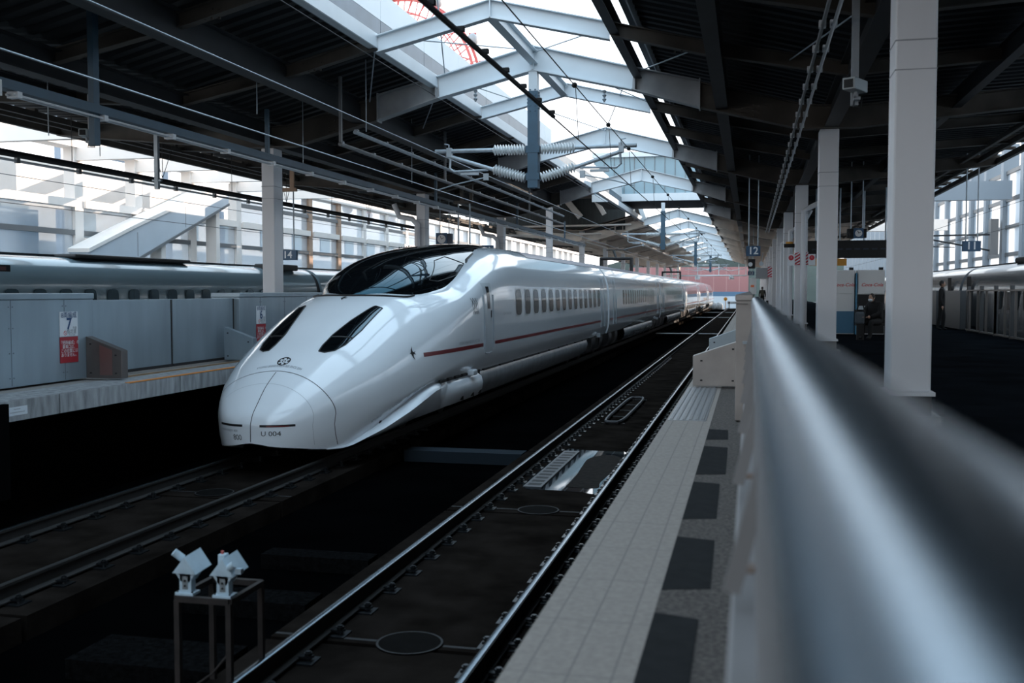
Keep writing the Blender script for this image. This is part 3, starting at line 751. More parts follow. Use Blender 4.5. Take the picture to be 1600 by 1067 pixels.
# round slab stoppers, cable ring, puddle, crossing slabs
k = 0
for x, y, l in ((TRK, 7.68, 'round stopper plate between the slabs of the empty track, closest to the camera'), (TRK, 12.8, 'round stopper plate of the empty track just before the puddle'), (TL, 12.9, 'round stopper plate on the dark track in front of the white train nose')):
    t = MB().disc((x, y, -1.44), .27, .012, 36).build('stopper_plate', mat('stopper_iron', (.006, .0058, .0056), .9, var=.2, scale=6, spec=.03)); tag(t, l, 'round plate', 'slab stopper plates')
    rg = [[(x+r*math.cos(i*PI/20), y+r*math.sin(i*PI/20), -1.4275) for i in range(41)] for r in (.25, .268)]
    MB().quadmesh(rg).build('rim', BLACK, t)
    for q in (x-1.16, x+.28): MB().box(q, q+.88, y-.02, y+.02, -1.44, -1.436).build('joint', BLACK, t)
path = []
for i in range(33):
    a = 2*PI*i/32; path.append((-2.81+.20*math.copysign(abs(math.cos(a))**.35, math.cos(a)), 24.0+2.55*math.copysign(abs(math.sin(a))**.5, math.sin(a)), -1.38))
t = MB().tube(path, .035, 6, False).build('signal_loop', mat('loop_grey', (.045, .045, .05), .6), smooth=True); tag(t, 'long rounded cable loop lying between the rails of the empty track', 'cable loop')
for y in (21.6, 22.8, 24, 25.2, 26.4): MB().box(-3.06, -2.56, y-.04, y+.04, -1.44, -1.42).build('loop_clamp', RAILSIDE, t)
poly = []
for i in range(40):
    a = 2*PI*i/40; poly.append((TRK+.03+.60*math.copysign(abs(math.cos(a))**.25, math.cos(a))+.02*math.sin(5*a), 16.0+1.95*math.copysign(abs(math.sin(a))**.3, math.sin(a))+.09*math.sin(3*a+1)+.05*math.sin(7*a), -1.4385))
pd = MB().prism(poly, (0,0,0), (0,0,.003)).build('puddle', WATER); tag(pd, 'shallow rain puddle between the rails of the empty track', 'puddle')
poly = [(TRK+.30+.26*math.copysign(abs(math.cos(a))**.4, math.cos(a))+.05*math.sin(4*a), 15.9+1.5*math.copysign(abs(math.sin(a))**.5, math.sin(a)), -1.4355) for a in [2*PI*i/30 for i in range(30)]]
MB().prism(poly, (0,0,0), (0,0,.004)).build('silt', SILT, pd)
g = empty('drain_grate', (-3.03, 15.9, -1.44), 'slotted drain grate beside the puddle along the rail', 'drain grate')
MB().box(-3.15, -2.88, 14.25, 17.65, -1.436, -1.418).build('plate', mat('grate_plate', (.05, .058, .065), .5, .3), g)
for i in range(12): MB().box(-3.11, -2.92, 14.38+i*.27, 14.53+i*.27, -1.4185, -1.4165).build('slot', BLACK, g)
PALEC = mat('pale_concrete', (.36, .37, .38), .8, var=.15, scale=3)
for k, y in enumerate((68.5, 112.0, 139.0)):
    tag(MB().box(-6.1, -2.0, y, y+1.0, -1.44, -1.425).build('cable_crossing', PALEC), 'pale concrete crossing strip across the empty track, %s from the camera' % ORD[k], 'crossing strip', 'pale crossing strips')
tag(MB().box(-6.0, -3.85, 17.3, 17.75, -1.66, -1.46).build('cable_duct_lid', mat('duct_lid', (.02, .028, .036), .9, spec=.05)), 'blue grey duct lid lying in the dark between the tracks', 'duct lid')
for k, (y0, y1) in enumerate(((6.9, 7.5), (8.6, 9.0), (10.2, 10.5))):
    tag(MB().box(-5.2, -3.95, y0, y1, -1.66, -1.50).build('ballast_box', mat('kerb_dark', (.005, .0052, .0055), .95, spec=0, var=.5, scale=20, bump=.5, bscale=60)), 'rough dark concrete block between the tracks, %s from the camera' % ORD[k], 'concrete block', 'concrete blocks between the tracks')

# ------------------------------------------------------------------ white signal boxes on their steel table
tx0, tx1, ty0, ty1, tz = -3.785, -3.39, 6.19, 6.66, -.69
tb = empty('steel_table', ((tx0+tx1)/2, (ty0+ty1)/2, -1.66), 'rusty steel table frame between the tracks carrying two white boxes', 'table frame')
ax = (math.cos(.0), 0, 0)
b = MB()
for yy in (ty0, ty1): b.box(tx0, tx1, yy-.018, yy+.018, tz-.04, tz)
for xx in (tx0, tx1): b.box(xx-.018, xx+.018, ty0, ty1, tz-.04, tz)
b.build('top_frame', RUSTF, tb)
for xx in (tx0+.005, tx1-.005):
    for yy in (ty0+.005, ty1-.005): MB().box(xx-.019, xx+.019, yy-.019, yy+.019, -1.66, tz-.03).build('leg', RUSTF, tb)
MB().tube([(tx1, ty0, -1.05), (tx1-.12, ty0-.03, -1.2), (tx1-.26, ty0-.04, -1.3)], .008, 6).build('cable', RUSTF, tb)
def sigbox(x, y, label, flip):
    r = empty('signal_box', (x, y, tz), label, 'signal box')
    s = -1 if flip else 1
    MB().box(x-.068, x+.068, y-.05, y+.05, tz, tz+.02).build('base_plate', WHITEB, r, bevel=.003)
    MB().box(x-.045, x+.045, y-.03, y+.03, tz+.02, tz+.16).build('pedestal', WHITEB, r, bevel=.004)
    # roof-shaped head: gable facing the camera, long box going back
    pr_ = [(x-.088, y-.045, tz+.15), (x+.088, y-.045, tz+.15), (x+.004, y-.045, tz+.265)]
    MB().prism(pr_, (0,0,0), (.075*0+.03, .16, .03)).build('gable_hood', WHITEB, r)
    MB().prism([(x-.075, y-.03, tz+.15), (x+.075, y-.03, tz+.15), (x+.03, y-.03, tz+.09), (x-.03, y-.03, tz+.09)], (0,0,0), (0, .1, 0)).build('bracket', WHITEB, r)
    MB().tube([(x-s*.05, y+.03, tz+.235), (x-s*.10, y+.0, tz+.285)] if not flip else [(x+.045, y-.02, tz+.20), (x+.105, y-.05, tz+.245)], .026, 14).build('lens_tube', WHITEB, r, smooth=False)
    if flip:
        MB().box(x-.05, x+.0, y+.0, y+.06, tz+.19, tz+.285).build('terminal_box', WHITEB, r, bevel=.004)
        MB().disc((x-.03, y+.03, tz+.285), .01, .02, 8).build('gland', RUSTR, r)
        MB().box(x+.085, x+.13, y-.02, y+.02, tz+.165, tz+.20).build('shade', WHITEB, r)
    MB().box(x-.02, x+.02, y-.034, y-.03, tz+.04, tz+.13).build('latch_plate', mat('latch_rust', (.20, .22, .23), .6, var=.4, scale=30), r)
    b = MB()
    for zz in (.10, .065): b.disc((x+.001, y-.04, tz+zz), .008, .008, 8, 'y')
    b.build('latch_bolt', BLACK, r)
    b = MB()
    for xx in (-.055, .055): b.disc((x+xx, y-.035, tz+.02), .007, .008, 8)
    b.build('base_bolt', BLACK, r)
sigbox(tx0+.055, ty0+.05, 'white gable-topped signal box on the rusty table, the one with its tube pointing away', False)
sigbox(tx1-.06, ty0+.05, 'white gable-topped signal box with open tube pointing at the near platform', True)

# ------------------------------------------------------------------ platform gates of the far platform
def housing(x, y0, y1, h, label, m=FENCE, face=1):
    r = empty('gate_housing', (x, (y0+y1)/2, 0), label, 'platform gate')
    xb = x-face*.62 if abs(x) > 5 else x+.19
    MB().box(min(x, xb), max(x, xb), y0, y1, .03, h-.09).build('cabinet', m, r, bevel=.008)
    MB().box(min(x, xb)-.015, max(x, xb)+.015, y0-.01, y1+.01, h-.09, h).build('top_cap', m, r, bevel=.01)
    b = MB(); y = y0+.9
    while y < y1-.2: b.box(min(x, x+face*.003), max(x, x+face*.003), y-.004, y+.004, .05, h-.1); y += 1.15
    b.build('panel_joint', mat('joint_grey', (.12, .15, .17), .6), r)
    b = MB(); y = y0+.86
    while y < y1-.2:
        for z in (.15, .5, .85, 1.15): b.box(min(x, x+face*.005), max(x, x+face*.005), y-.008, y+.008, z, z+.016).box(min(x, x+face*.005), max(x, x+face*.005), y+.072, y+.088, z, z+.016)
        y += 1.15
    b.build('rivet', mat('rivet_grey', (.18, .21, .23), .4, .6), r)
    return r
def barrier(x, y, label, m, face=1, w=.62):
    P = [(x, y, .03), (x+face*w, y, .03), (x+face*w, y, .46), (x, y, .68)]
    r = MB().prism(P, (0,0,0), (0, .17, 0)).build('slanted_barrier', m, bevel=.008); tag(r, label, 'barrier')
    b = MB()
    for dx in (.08, .52):
        for z in (.1, .55 if dx < .3 else .38): b.box(x+face*dx-.016, x+face*dx+.016, y-.004, y, z, z+.022)
    b.build('bolt', BLACK, r)
    if m.name.startswith('barrier_brown'): MB().prism([(x+face*.24, y-.003, .08), (x+face*.46, y-.003, .08), (x+face*.46, y-.003, .47), (x+face*.24, y-.003, .55)], (0,0,0), (0, .003, 0)).build('reflector', mat('reflect_brown', (.22, .12, .11), .3, .5), r)
    return r
GX = -10.06
housing(GX, 8.0, 14.2, 1.35, 'brushed steel gate housing of the far platform at the left margin, under sign 7')
housing(GX, 18.95, 25.0, 1.35, 'brushed steel gate housing beside the white train nose, under sign 6')
for k, (y0, y1, l) in enumerate(((14.3, 16.62, 'sliding steel gate leaf of the far platform next to the slanted barrier'), (16.66, 18.9, 'sliding steel gate leaf of the far platform ending at the housing under sign 6'))):
    o = MB().box(GX-.16, GX-.11, y0, y1, .06, 1.24).build('gate_leaf', FENCE, bevel=.006); tag(o, l, 'gate leaf', 'sliding gate leaves')
    MB().box(GX-.17, GX-.10, y0, y1, .02, .07).build('bottom_seal', RUBBER, o)
    MB().box(GX-.17, GX-.10, y1-.03, y1, .07, 1.23).build('edge_seal', RUBBER, o)
tag(MB().box(GX-.12, GX+.12, 18.55, 18.9, .02, .13).build('gate_stop', mat('stop_beige', (.5, .42, .38), .6), bevel=.01), 'beige stop block at the foot of the far platform gate', 'stop block')
barrier(GX, 14.0, 'slanted brown steel barrier on the far platform beside sign 7', mat('barrier_brown', (.12, .105, .10), .4, .4, var=.15, scale=3))
barrier(GX, 18.3, 'slanted steel barrier on the far platform half hidden by the white train nose', FENCE)
def doorsign(y, num, label, small):
    z0, zm, z1 = .30, .70, 1.07; h = .21; x = GX+.006
    r = empty('car_position_sign', (x, y, z0), label, 'sign', 'car position signs')
    MB().box(x-.004, x+.004, y-h, y+h, zm, z1).build('white_plate', WSIGN, r)
    MB().box(x-.004, x+.004, y-h, y+h, z0, zm-.01).build('red_plate', REDSIGN, r)
    T = lambda s, sz, yy, zz, m, nm, **kw: text_mb(s, sz, (x+.005, yy, zz), (0, 1, 0), (0, 0, 1), **kw).build(nm, m, r)
    T('8両編成', .105, y, z1-.055, TXTB, 'car_line')
    T(num, .24, y, z1-.19, TXTB, 'number', bold=.006)
    T('号車', .05, y+.13, z1-.25, GREY_TXT, 'unit')
    T('指定席', .075, y+.06, z1-.305, GREY_TXT, 'seat_line'); T('Reserved', .035, y+.06, z1-.35, GREY_TXT, 'seat_line_latin')
    MB().quadmesh([[(x+.006, y-.09+rr*math.cos(i*PI/10), z1-.32+rr*math.sin(i*PI/10)) for i in range(21)] for rr in (.028, .036)]).beam((x+.006, y-.112, z1-.298), (x+.006, y-.068, z1-.342), .006, .002).build('no_smoking_mark', mat('mark_red', (.6, .05, .05), .5), r)
    for i, s in enumerate(('「短両編成」の', '乗車口は、', 'この位置には', 'ありません。')): T(s, .066, y, zm-.10-.062*i, TXTW, 'red_line')
doorsign(13.59, '7', 'white and red car sign with number 7 on the far platform gate', False)
doorsign(19.86, '6', 'white and red car sign with number 6 next to the white train nose', True)

# gates of the near platform
def near_box(y0, y1, label):
    r = empty('gate_housing', (-.05, (y0+y1)/2, 0), label, 'platform gate')
    MB().box(-.142, .02, y0, y1, .02, 1.28).build('cabinet', FENCEW, r, bevel=.006)
    MB().box(-.15, .03, y0-.01, y1, 1.28, 1.345).build('top_cap', FENCEW, r, bevel=.008)
    MB().box(-.142, -.02, y0-.012, y0, 1.245, 1.25).build('cap_line', BLACK, r)
    return r
nb = near_box(10.98, 20.6, 'tall narrow warm grey gate housing at the end of the handrail')
MB().box(-.07, -.01, 10.9, 10.98, .83, .86).build('door_stop', GALV, nb)
barrier(-.145, 14.8, 'slanted warm grey barrier on the near platform edge by the tactile plate', FENCEW, -1, .64)
barrier(-.145, 20.2, 'slanted pale barrier on the near platform, behind the one by the tactile plate', mat('barrier_pale', (.34, .40, .44), .4, .3), -1, .62)
near_box(27.0, 40, 'farther narrow gate housing of the near platform behind the slanted barriers')
for k in range(3):
    o = MB().box(-.12, -.07, 20.7+k*2.1, 22.75+k*2.1, .05, 1.22).build('gate_leaf', FENCEW); tag(o, 'closed gate leaf of the near platform, %s from the camera' % ORD[k], 'gate leaf', 'near sliding gate leaves')
k = 0
for y in range(46, 160, 19): near_box(y, y+13.0, 'distant gate housing of the near platform, %s of the row' % ORD[k]); k += 1

# ------------------------------------------------------------------ near fence with its stainless handrail
fe = empty('handrail_fence', (.03, 5, 0), 'long blurred stainless handrail fence running from the camera along the near platform', 'fence')
hr = MB().tube([(.066, y, 1.268) for y in (-3, -1, .2, .5, 1, 2, 4, 7, 10.9)], .056, 40).build('handrail', STAIN, fe, smooth=True)
y = -2.4
JB = mat('joint_brown', (.26, .20, .17), .6)
while y < 10.9:
    y1 = min(y+1.18, 10.9)
    MB().box(-.032, .06, y, y1, .05, .74).build('panel', FPANEL, fe, bevel=.006)
    MB().box(-.036, .06, y1-.02, y1+.02, .72, .755).build('joint_plate', JB, fe)
    MB().box(.018, .032, y, y1-.01, .74, 1.17).build('upper_plate', FPANEL, fe)
    MB().beam((.05, y+.9, 1.10), (-.030, y+.9, .77), .035, .02, (0, 1, 0)).build('stay', FPANEL, fe)
    MB().box(.034, .07, y+.86, y+.94, .74, 1.23).build('post', FPANEL, fe)
    y += 1.2

# ------------------------------------------------------------------ catenary
def insul(p, q, r=.05, n=12):
    p = Vector(p); q = Vector(q); b = MB(); L = (q-p).length
    path = [p+(q-p)*(i/(n*4)) for i in range(n*4+1)]
    rad = [r*(.45 if i % 4 in (0, 3) else 1.0 if i % 4 == 1 else .8) for i in range(n*4+1)]
    return b.tube(path, rad, 14)
def cat_mast(x, y, label):
    r = empty('catenary_mast', (x, y, 3.79), label, 'mast', 'hanging catenary masts')
    b = MB().box(x-.012, x+.012, y-.12, y+.12, 3.79, 6.02)
    for s in (1, -1): b.box(x-.12, x+.12, y+s*.12-.012, y+s*.12+.012, 3.79, 6.02)
    for s in (1, -1): b.box(x+s*.115-.008, x+s*.115+.008, y-.12, y+.12, 3.79, 6.02)
    b.build('post', MASTB, r)
    MB().box(x-.10, x+.10, y-.12, y+.12, 6.02, 6.5).build('upper_post', STEELW, r)
    b = MB()
    for s in (1, -1):
        for i in range(7): b.box(x+s*.12-.03, x+s*.12+.03, y-.05, y-.01, 5.62+i*.07-(.3 if i > 5 else 0), 5.645+i*.07-(.3 if i > 5 else 0))
        for i in range(5): b.box(x+s*.06-.015, x+s*.06+.015, y-.145, y-.12, 5.55+i*.12, 5.58+i*.12)
    b.build('bolt', MASTB, r)
    for z in (4.68, 4.05): MB().box(x-.16, x+.16, y-.14, y+.14, z-.08, z+.08).build('clamp', MASTB, r)
    for s in (1, -1):
        tg = TRK if s > 0 else TL
        e = tg-s*.28 if s > 0 else tg+.15
        insul((x+s*.18, y, 4.69), (x+s*.98, y, 4.70), .13).build('insulator', PORC, r, smooth=True)
        MB().tube([(x+s*.86, y, 4.70), (x+s*2.4, y, 4.71)], .048, 10).build('stay_tube', GALV, r, smooth=True)
        insul((x+s*.18, y, 4.03), (x+s*.98, y, 4.26), .13).build('insulator', PORC, r, smooth=True)
        MB().tube([(x+s*.88, y, 4.215), (x+s*2.1, y, 4.60)], .048, 10).build('cantilever_tube', GALV, r, smooth=True)
        MB().tube([(x+s*2.02, y, 4.55), (x+s*2.04, y, 4.30), (x+s*1.94, y, 4.22), (x+s*1.1, y, 4.24), (x+s*1.1, y, 4.30)], .028, 8).build('registration_tube', GALV, r, smooth=True)
        MB().box(x+s*1.55-.22, x+s*1.55+.22, y-.03, y+.03, 4.13, 4.19).box(x+s*1.15-.06, x+s*1.15+.06, y-.03, y+.03, 4.0, 4.16).build('registration_clamp', GALV, r)
        MB().tube([(x+s*1.1, y, 4.08), (x+s*1.9, y, 3.92), (x+s*2.33, y, 3.80)], .016, 6).build('steady_arm', GALV, r)
        MB().tube([(x+s*2.05, y-.05, 4.72), (x+s*2.05, y-.05, 4.85), (x+s*2.16, y-.05, 4.87)], .016, 6).box(x+s*2.05-.06, x+s*2.05+.06, y-.05, y+.05, 4.56, 4.78).build('messenger_clamp', GALV, r)
    return r
m0 = cat_mast(RIDGE, 23.6, 'blue grey catenary mast hanging from the skylight frame, the closest one, with white ribbed insulators')
for i, y in enumerate((60.1, 96.6, 133.1)): dup(m0, (RIDGE, y, 3.79), 'blue grey hanging catenary mast, %s from the camera' % ORD[i+1], 'hanging catenary masts')
for k, (x, nm) in enumerate(((TRK-.02, 'empty track'), (TL+.1, 'white train'))):
    for z, r, kind in ((3.75, .010, 'contact'), (4.58 if k == 0 else 4.62, .009, 'messenger')):
        w = MB().tube([(x if kind == 'contact' else x-.05, y, z) for y in (YF+5, 0, 23.6, 60.1, 96.6, 133.1, YB)], r, 6)
        o = w.build(kind+'_wire', WIRE if k == 0 else GALV); tag(o, 'dark overhead %s wire above the %s' % (kind, nm), 'overhead wire')
        if kind == 'contact' and k == 0:
            MB().tube([(x, 8.0, 3.765), (x, 13.9, 3.765)], .028, 8).build('section_insulator', BLACK, o)
            for i in range(7): MB().box(x-.015, x+.05, 8.3+i*.9, 8.36+i*.9, 3.775, 3.82).build('wire_clip', BLACK, o)
        if kind == 'messenger' and k == 0:
            for y in (15.9, 19.8, 23.2, 29.0, 34.5, 40, 46, 53, 59, 66, 73, 81):
                bm = MB(); rows = [[(x-.05+.045*math.sin(a)*math.cos(c), y+.045*math.sin(a)*math.sin(c), z+.045*math.cos(a)) for c in [2*PI*i/10 for i in range(10)]] for a in [PI*j/8 for j in range(9)]]
                bm.quadmesh(rows, True).build('bead', BLACK, o, smooth=True)
                MB().tube([(x-.05, y+.1, z), (x, y+.1, 3.75)], .006, 5).build('dropper', WIRE, o)
for k, (x, z, l) in enumerate(((-19.4, 3.75, 'contact wire over the left outer track'), (-19.4, 4.5, 'messenger wire over the left outer track'), (9.4, 3.75, 'contact wire over the right outer track'), (9.4, 4.6, 'messenger wire over the right outer track'), (-7.32, 6.0, 'thin feeder wire under the left skylight channel'))):
    tag(MB().tube([(x, y, z) for y in (YF+5, 30, 80, YB)], .010, 6).build('overhead_wire', WIRE), 'dark '+l, 'overhead wire')
for k, (x, y, z) in enumerate(((-6.35, 23.55, 6.12), (-3.3, 23.55, 5.98))):
    r = insul((x, y, z), (x, y, z-.28), .05, 3).build('hanging_insulator', GALV, smooth=True); tag(r, 'small grey insulator hanging below the nearest mast frame on the %s side' % ('white train' if k == 0 else 'near platform'), 'insulator')
# right outer cantilever
r = empty('outer_cantilever', (13.2, 62, 4), 'dark catenary bracket on the right glazed wall above the silver train', 'bracket')
MB().tube([(13.3, 62, 4.55), (8.9, 62, 4.5)], .05, 8).build('stay_tube', WIRE, r); MB().tube([(13.3, 62, 3.6), (9.2, 62, 4.45)], .05, 8).build('cantilever_tube', WIRE, r)
MB().tube([(9.6, 62, 4.3), (9.7, 62, 3.9), (11.2, 62, 3.85)], .03, 6).build('registration_tube', WIRE, r); MB().box(13.0, 13.4, 61.7, 62.3, 3.4, 5.4).build('bracket_plate', MULL, r)
r = empty('outer_cantilever', (-23.0, 66, 3), 'dark catenary brackets on the left glazed wall above the grey blue train', 'bracket')
for z in (3.3, 4.3): insul((-23.2, 66, z), (-22.2, 66, z+.05), .09, 6).build('insulator', BLACK, r)
MB().tube([(-22.2, 66, 4.35), (-19.2, 66, 4.5)], .04, 6).tube([(-22.2, 66, 3.35), (-19.4, 66, 4.3)], .04, 6).build('cantilever_tube', WIRE, r)

# ------------------------------------------------------------------ lamp rails, pipes, hangers
def tube_run(name, x, z, y0, y1, m, label, cat, r=.03, clamp=2.0, m2=None):
    rt = empty(name, (x, y0, z), label, cat)
    MB().tube([(x, y0, z), (x, (y0+y1)/2, z), (x, y1, z)], r, 8).build('tube', m, rt, smooth=True)
    y = y0+.1
    while y < y1: MB().box(x-.045, x+.045, y-.05, y+.05, z-.02, z+.07).build('holder', m2 or CAMG, rt); y += clamp
    return rt
t = tube_run('lamp_rail', -9.0, 5.08, 22.6, 50, GALV, 'long pale lamp rail under the far roof, the one nearer the skylight', 'lamp rail', .05)
t = tube_run('lamp_rail', -9.0, 4.68, 21.7, 50, MULL, 'long grey lamp rail under the far roof, lower and further left than the pale one', 'lamp rail', .05)
for y in (21.7, 29.8, 41.9): MB().box(-9.03, -8.97, y, y+.07, 4.7, 6.18).build('hanger', MULL, t)
for k, x in enumerate((.88, 1.02)):
    tube_run('lamp_rail', x, 4.83, 7.0, 62, LAMPW if k else MULL, 'long glass tube lamp rail under the near roof, %s' % ('the side of the pillars' if k else 'the side of the tracks'), 'lamp rail', .026, 1.4, LAMPW)
TRAYB = mat('tray_blue', (.032, .07, .105), .45, var=.12, scale=2)
t = empty('lamp_tray', (-10.2, 12.4, 4.2), 'blue steel lamp tray hanging along the far platform edge', 'lamp tray')
MB().box(-10.29, -10.11, 12.3, 64, 4.20, 4.34).build('channel', TRAYB, t)
for x in (-10.25, -10.14): MB().tube([(x, 12.6, 4.15), (x, 64, 4.15)], .018, 6).build('lamp_tube', LAMPW, t)
y = 12.7
while y < 64: MB().box(-10.28, -10.1, y-.05, y+.05, 4.11, 4.2).build('holder', LAMPW, t); y += 2.0
MB().box(-10.3, -10.1, 12.22, 12.34, 4.08, 4.3).build('end_cap', LAMPW, t)
MB().box(-10.25, -10.15, 14.45, 14.6, 3.7, 5.97).build('drop_post', TRAYB, t)
for k, y in enumerate((20.5, 32.7, 44.9, 57)): MB().box(-10.24, -10.16, y, y+.08, 4.3, 5.3).build('hanger', TRAYB, t)
t = empty('black_pipe', (-15.5, 13, 4.35), 'black cable pipe with lamp tubes hanging on wires beyond the far platform', 'pipe')
MB().tube([(-15.5, 12, 4.33), (-15.5, 30, 4.35), (-15.5, 47, 4.38)], .075, 10).build('pipe', BLACK, t, smooth=True)
MB().tube([(-15.5, 12, 4.19), (-15.5, 47, 4.22)], .03, 6).build('lamp_tube', LAMPW, t)
y = 13
while y < 47: MB().box(-15.54, -15.46, y, y+.1, 4.15, 4.3).build('holder', MULL, t); y += 2.1
for i, y in enumerate((17.5, 21.2, 25.0, 28.8, 32.6, 36.5, 40.4, 44)):
    b = MB().tube([(-15.5, y, 4.4), (-15.5, y, 5.5)], .009, 5)
    if i % 2 == 0: b.tube([(-15.5, y, 4.42), (-15.5, y-.6, 5.5)], .009, 5).tube([(-15.5, y, 4.42), (-15.5, y+.6, 5.5)], .009, 5)
    b.build('hanger_wire', WIRE, t)
k = 0
for x, y, z0, z1, l in ((-14.6, 23.3, 3.95, 5.74, 'short steel drop post beside the black pipe on the far roof'),):
    tag(MB().box(x-.05, x+.05, y-.05, y+.05, z0, z1).box(x-.12, x+.12, y-.04, y+.04, z0+.2, z0+.24).build('drop_post', GALV), l, 'drop post')
k = 0
for x, y in ((-8.3, 21.5), (-9.6, 18.9), (-10.4, 22.8), (-13.3, 17.5), (-14.2, 20.4), (-9.3, 27.6)):
    tag(MB().tube([(x, y, 4.4 if k > 1 else 4.9), (x, y, deckz(abs(x-RIDGE)))], .010, 5).build('hanger_wire', GALV), 'thin vertical hanger wire under the far roof, %s of six' % ORD[k], 'hanger wire', 'hanger wires under the far roof'); k += 1
for k, z in enumerate((4.72, 5.25)):
    o = MB().tube([(-12.1, 10.5, z), (-12.1, 60, z)], .02, 6).build('conduit', GALV if k else BLACK); tag(o, '%s conduit along the lengthwise girder of the far roof' % ('pale' if k else 'black'), 'conduit')
    for y in range(11, 40, 3): MB().box(-12.14, -12.06, y, y+.06, z-.03, z+.05).build('clip', LAMPW, o)

# ------------------------------------------------------------------ cameras, signs, clocks
def cctv(x, y, z, zt, label, yaw):
    r = empty('surveillance_camera', (x, y, z), label, 'camera')
    MB().box(x-.045, x+.045, y+.02, y+.10, z-.22, zt).build('bracket_post', CAMG, r)
    R = Matrix.Rotation(yaw, 4, 'Z'); b = MB().box(-.085, .085, -.22, .18, -.065, .085); b.v = [tuple(R @ Vector(v)+Vector((x, y-.08, z))) for v in b.v]
    b.build('camera_body', mat('camera_shell', (.34, .37, .38), .4), r, bevel=.012)
    b = MB().box(-.06, .06, -.226, -.22, -.045, .06); b.v = [tuple(R @ Vector(v)+Vector((x, y-.08, z))) for v in b.v]
    b.build('lens_window', BLACK, r)
    MB().box(x-.02, x+.02, y-.1, y-.06, z-.14, z-.06).box(x-.02, x+.06, y-.1, y+.06, z-.17, z-.13).build('mount_arm', CAMG, r)
    MB().tube([(x, y, z-.06), (x-.02, y-.02, z-.25), (x+.08, y+.05, z-.24), (x+.09, y+.06, z-.12)], .010, 6).build('cable', BLACK, r)
cctv(1.29, 14.0, 4.0, 5.70, 'grey surveillance camera hanging from the near roof by the huge pillar', -.5)
cctv(-12.9, 18.2, 4.50, 5.64, 'grey surveillance camera under the far roof at the left margin', .25)
def numsign(x, y, z, w, h, s, label, rods=None, zt=5.4):
    r = empty('platform_number_sign', (x, y, z), label, 'sign', 'platform number signs')
    MB().box(x-w/2, x+w/2, y, y+.12, z, z+h).build('board', NAVY, r, bevel=.006)
    text_mb(s, h*1.02, (x, y-.001, z+h*.5), (1, 0, 0), (0, 0, 1), bold=.006).build('number', TXTW, r)
    zt = zt if zt < 5 else deckz(abs(x-RIDGE))-.01
    for dx in (-w*.32, w*.32): MB().tube([(x+dx, y+.06, z+h), (x+dx, y+.06, zt)], .022, 6).build('hanger_rod', GALV, r)
numsign(.09, 36.0, 2.58, .48, .34, '12', 'navy sign with number 12 hanging under the near roof, the larger one', zt=5.6)
numsign(.05, 70.0, 2.45, .42, .26, '12', 'small far away navy sign with number 12 beneath the larger one', zt=5.6)
numsign(7.02, 36.0, 2.68, .56, .34, '11', 'navy sign with number 11 above the silver train', zt=5.5)
numsign(-14.72, 31.0, 2.40, .62, .32, '14', 'navy sign with number 14 beside the far pillar', zt=4.65)
MB_ = MB().box(-15.1, -14.4, 31.0, 31.1, 4.62, 4.74).box(-14.62, -14.48, 31.0, 31.1, 4.74, 5.75); tag(MB_.build('sign_bracket', FACR), 'rusty bracket holding the sign 14 under the far roof', 'bracket')
r = empty('signal_lamp', (.05, 36.2, 2.14), 'black signal box with a round white lamp under the large sign 12', 'signal lamp')
MB().box(-.08, .16, 36.2, 36.4, 2.16, 2.48).build('housing', BLACK, r); MB().disc((.0, 36.17, 2.30), .075, .03, 20, 'y').build('lens', LAMPW, r); MB().tube([(.04, 36.3, 2.48), (.04, 36.3, 2.6)], .02, 6).build('stem', GALV, r)
r = empty('round_mirror', (.36, 36.2, 2.2), 'round grey disc hanging beside the black signal box', 'disc')
MB().disc((.36, 36.2, 2.32), .075, .05, 20, 'y').build('disc', GALV, r); MB().tube([(.36, 36.25, 2.38), (.42, 36.25, 2.7)], .015, 6).build('stem', GALV, r)
def clock(x, y, z, w, h, label, cx, zt):
    r = empty('platform_clock', (x, y, z), label, 'clock')
    MB().box(x-w/2, x+w/2, y, y+.25, z, z+h).build('case', mat('clock_case', (.05, .07, .11), .5) if x < 0 else BLACK, r, bevel=.01)
    MB().box(cx-h*.52, cx+h*.52, y-.03, y, z-.02, z+h+.02).build('bezel', NAVY, r)
    MB().disc((cx, y-.045, z+h/2), h*.38, .015, 28, 'y').build('dial', LAMPW, r)
    MB().beam((cx, y-.05, z+h/2), (cx+h*.22, y-.05, z+h*.62), .02, .004, (0, 1, 0)).beam((cx, y-.05, z+h/2), (cx-h*.1, y-.05, z+h*.78), .02, .004, (0, 1, 0)).build('hand', BLACK, r)
    zt = deckz(abs(x-RIDGE))-.01
    for dx in (-w*.3, w*.3): MB().tube([(x+dx, y+.1, z+h), (x+dx, y+.1, zt)], .02, 6).build('hanger_rod', GALV, r)
clock(-12.73, 42.0, 3.36, .66, .48, 'square station clock in a blue grey case hanging over the far platform', -12.83, 5.2)
clock(3.45, 36.0, 3.16, .62, .30, 'small station clock in a black case hanging over the near platform', 3.5, 5.4)
r = empty('direction_sign', (-9.8, 36, 2.84), 'dark direction sign with white arrow just above the white train roof', 'sign')
MB().box(-10.45, -9.07, 36.0, 36.14, 2.80, 3.04).build('board', NAVY, r)
text_mb('⇒', .2, (-9.22, 36.0, 2.92), (1, 0, 0), (0, 0, 1)).build('arrow', TXTW, r); MB().box(-9.55, -9.37, 35.99, 36.0, 2.85, 2.99).build('pictogram', TXTW, r)
for x in (-10.38, -9.95): MB().tube([(x, 36.07, 3.04), (x, 36.07, 4.58)], .03, 8).build('hanger_rod', GALV, r)
MB().box(-10.55, -9.82, 36.0, 36.14, 4.56, 4.66).box(-10.3, -10.2, 36.0, 36.14, 4.66, 5.97).box(-9.95, -9.83, 36.0, 36.14, 4.6, 6.04).build('bracket', STEELB, r)
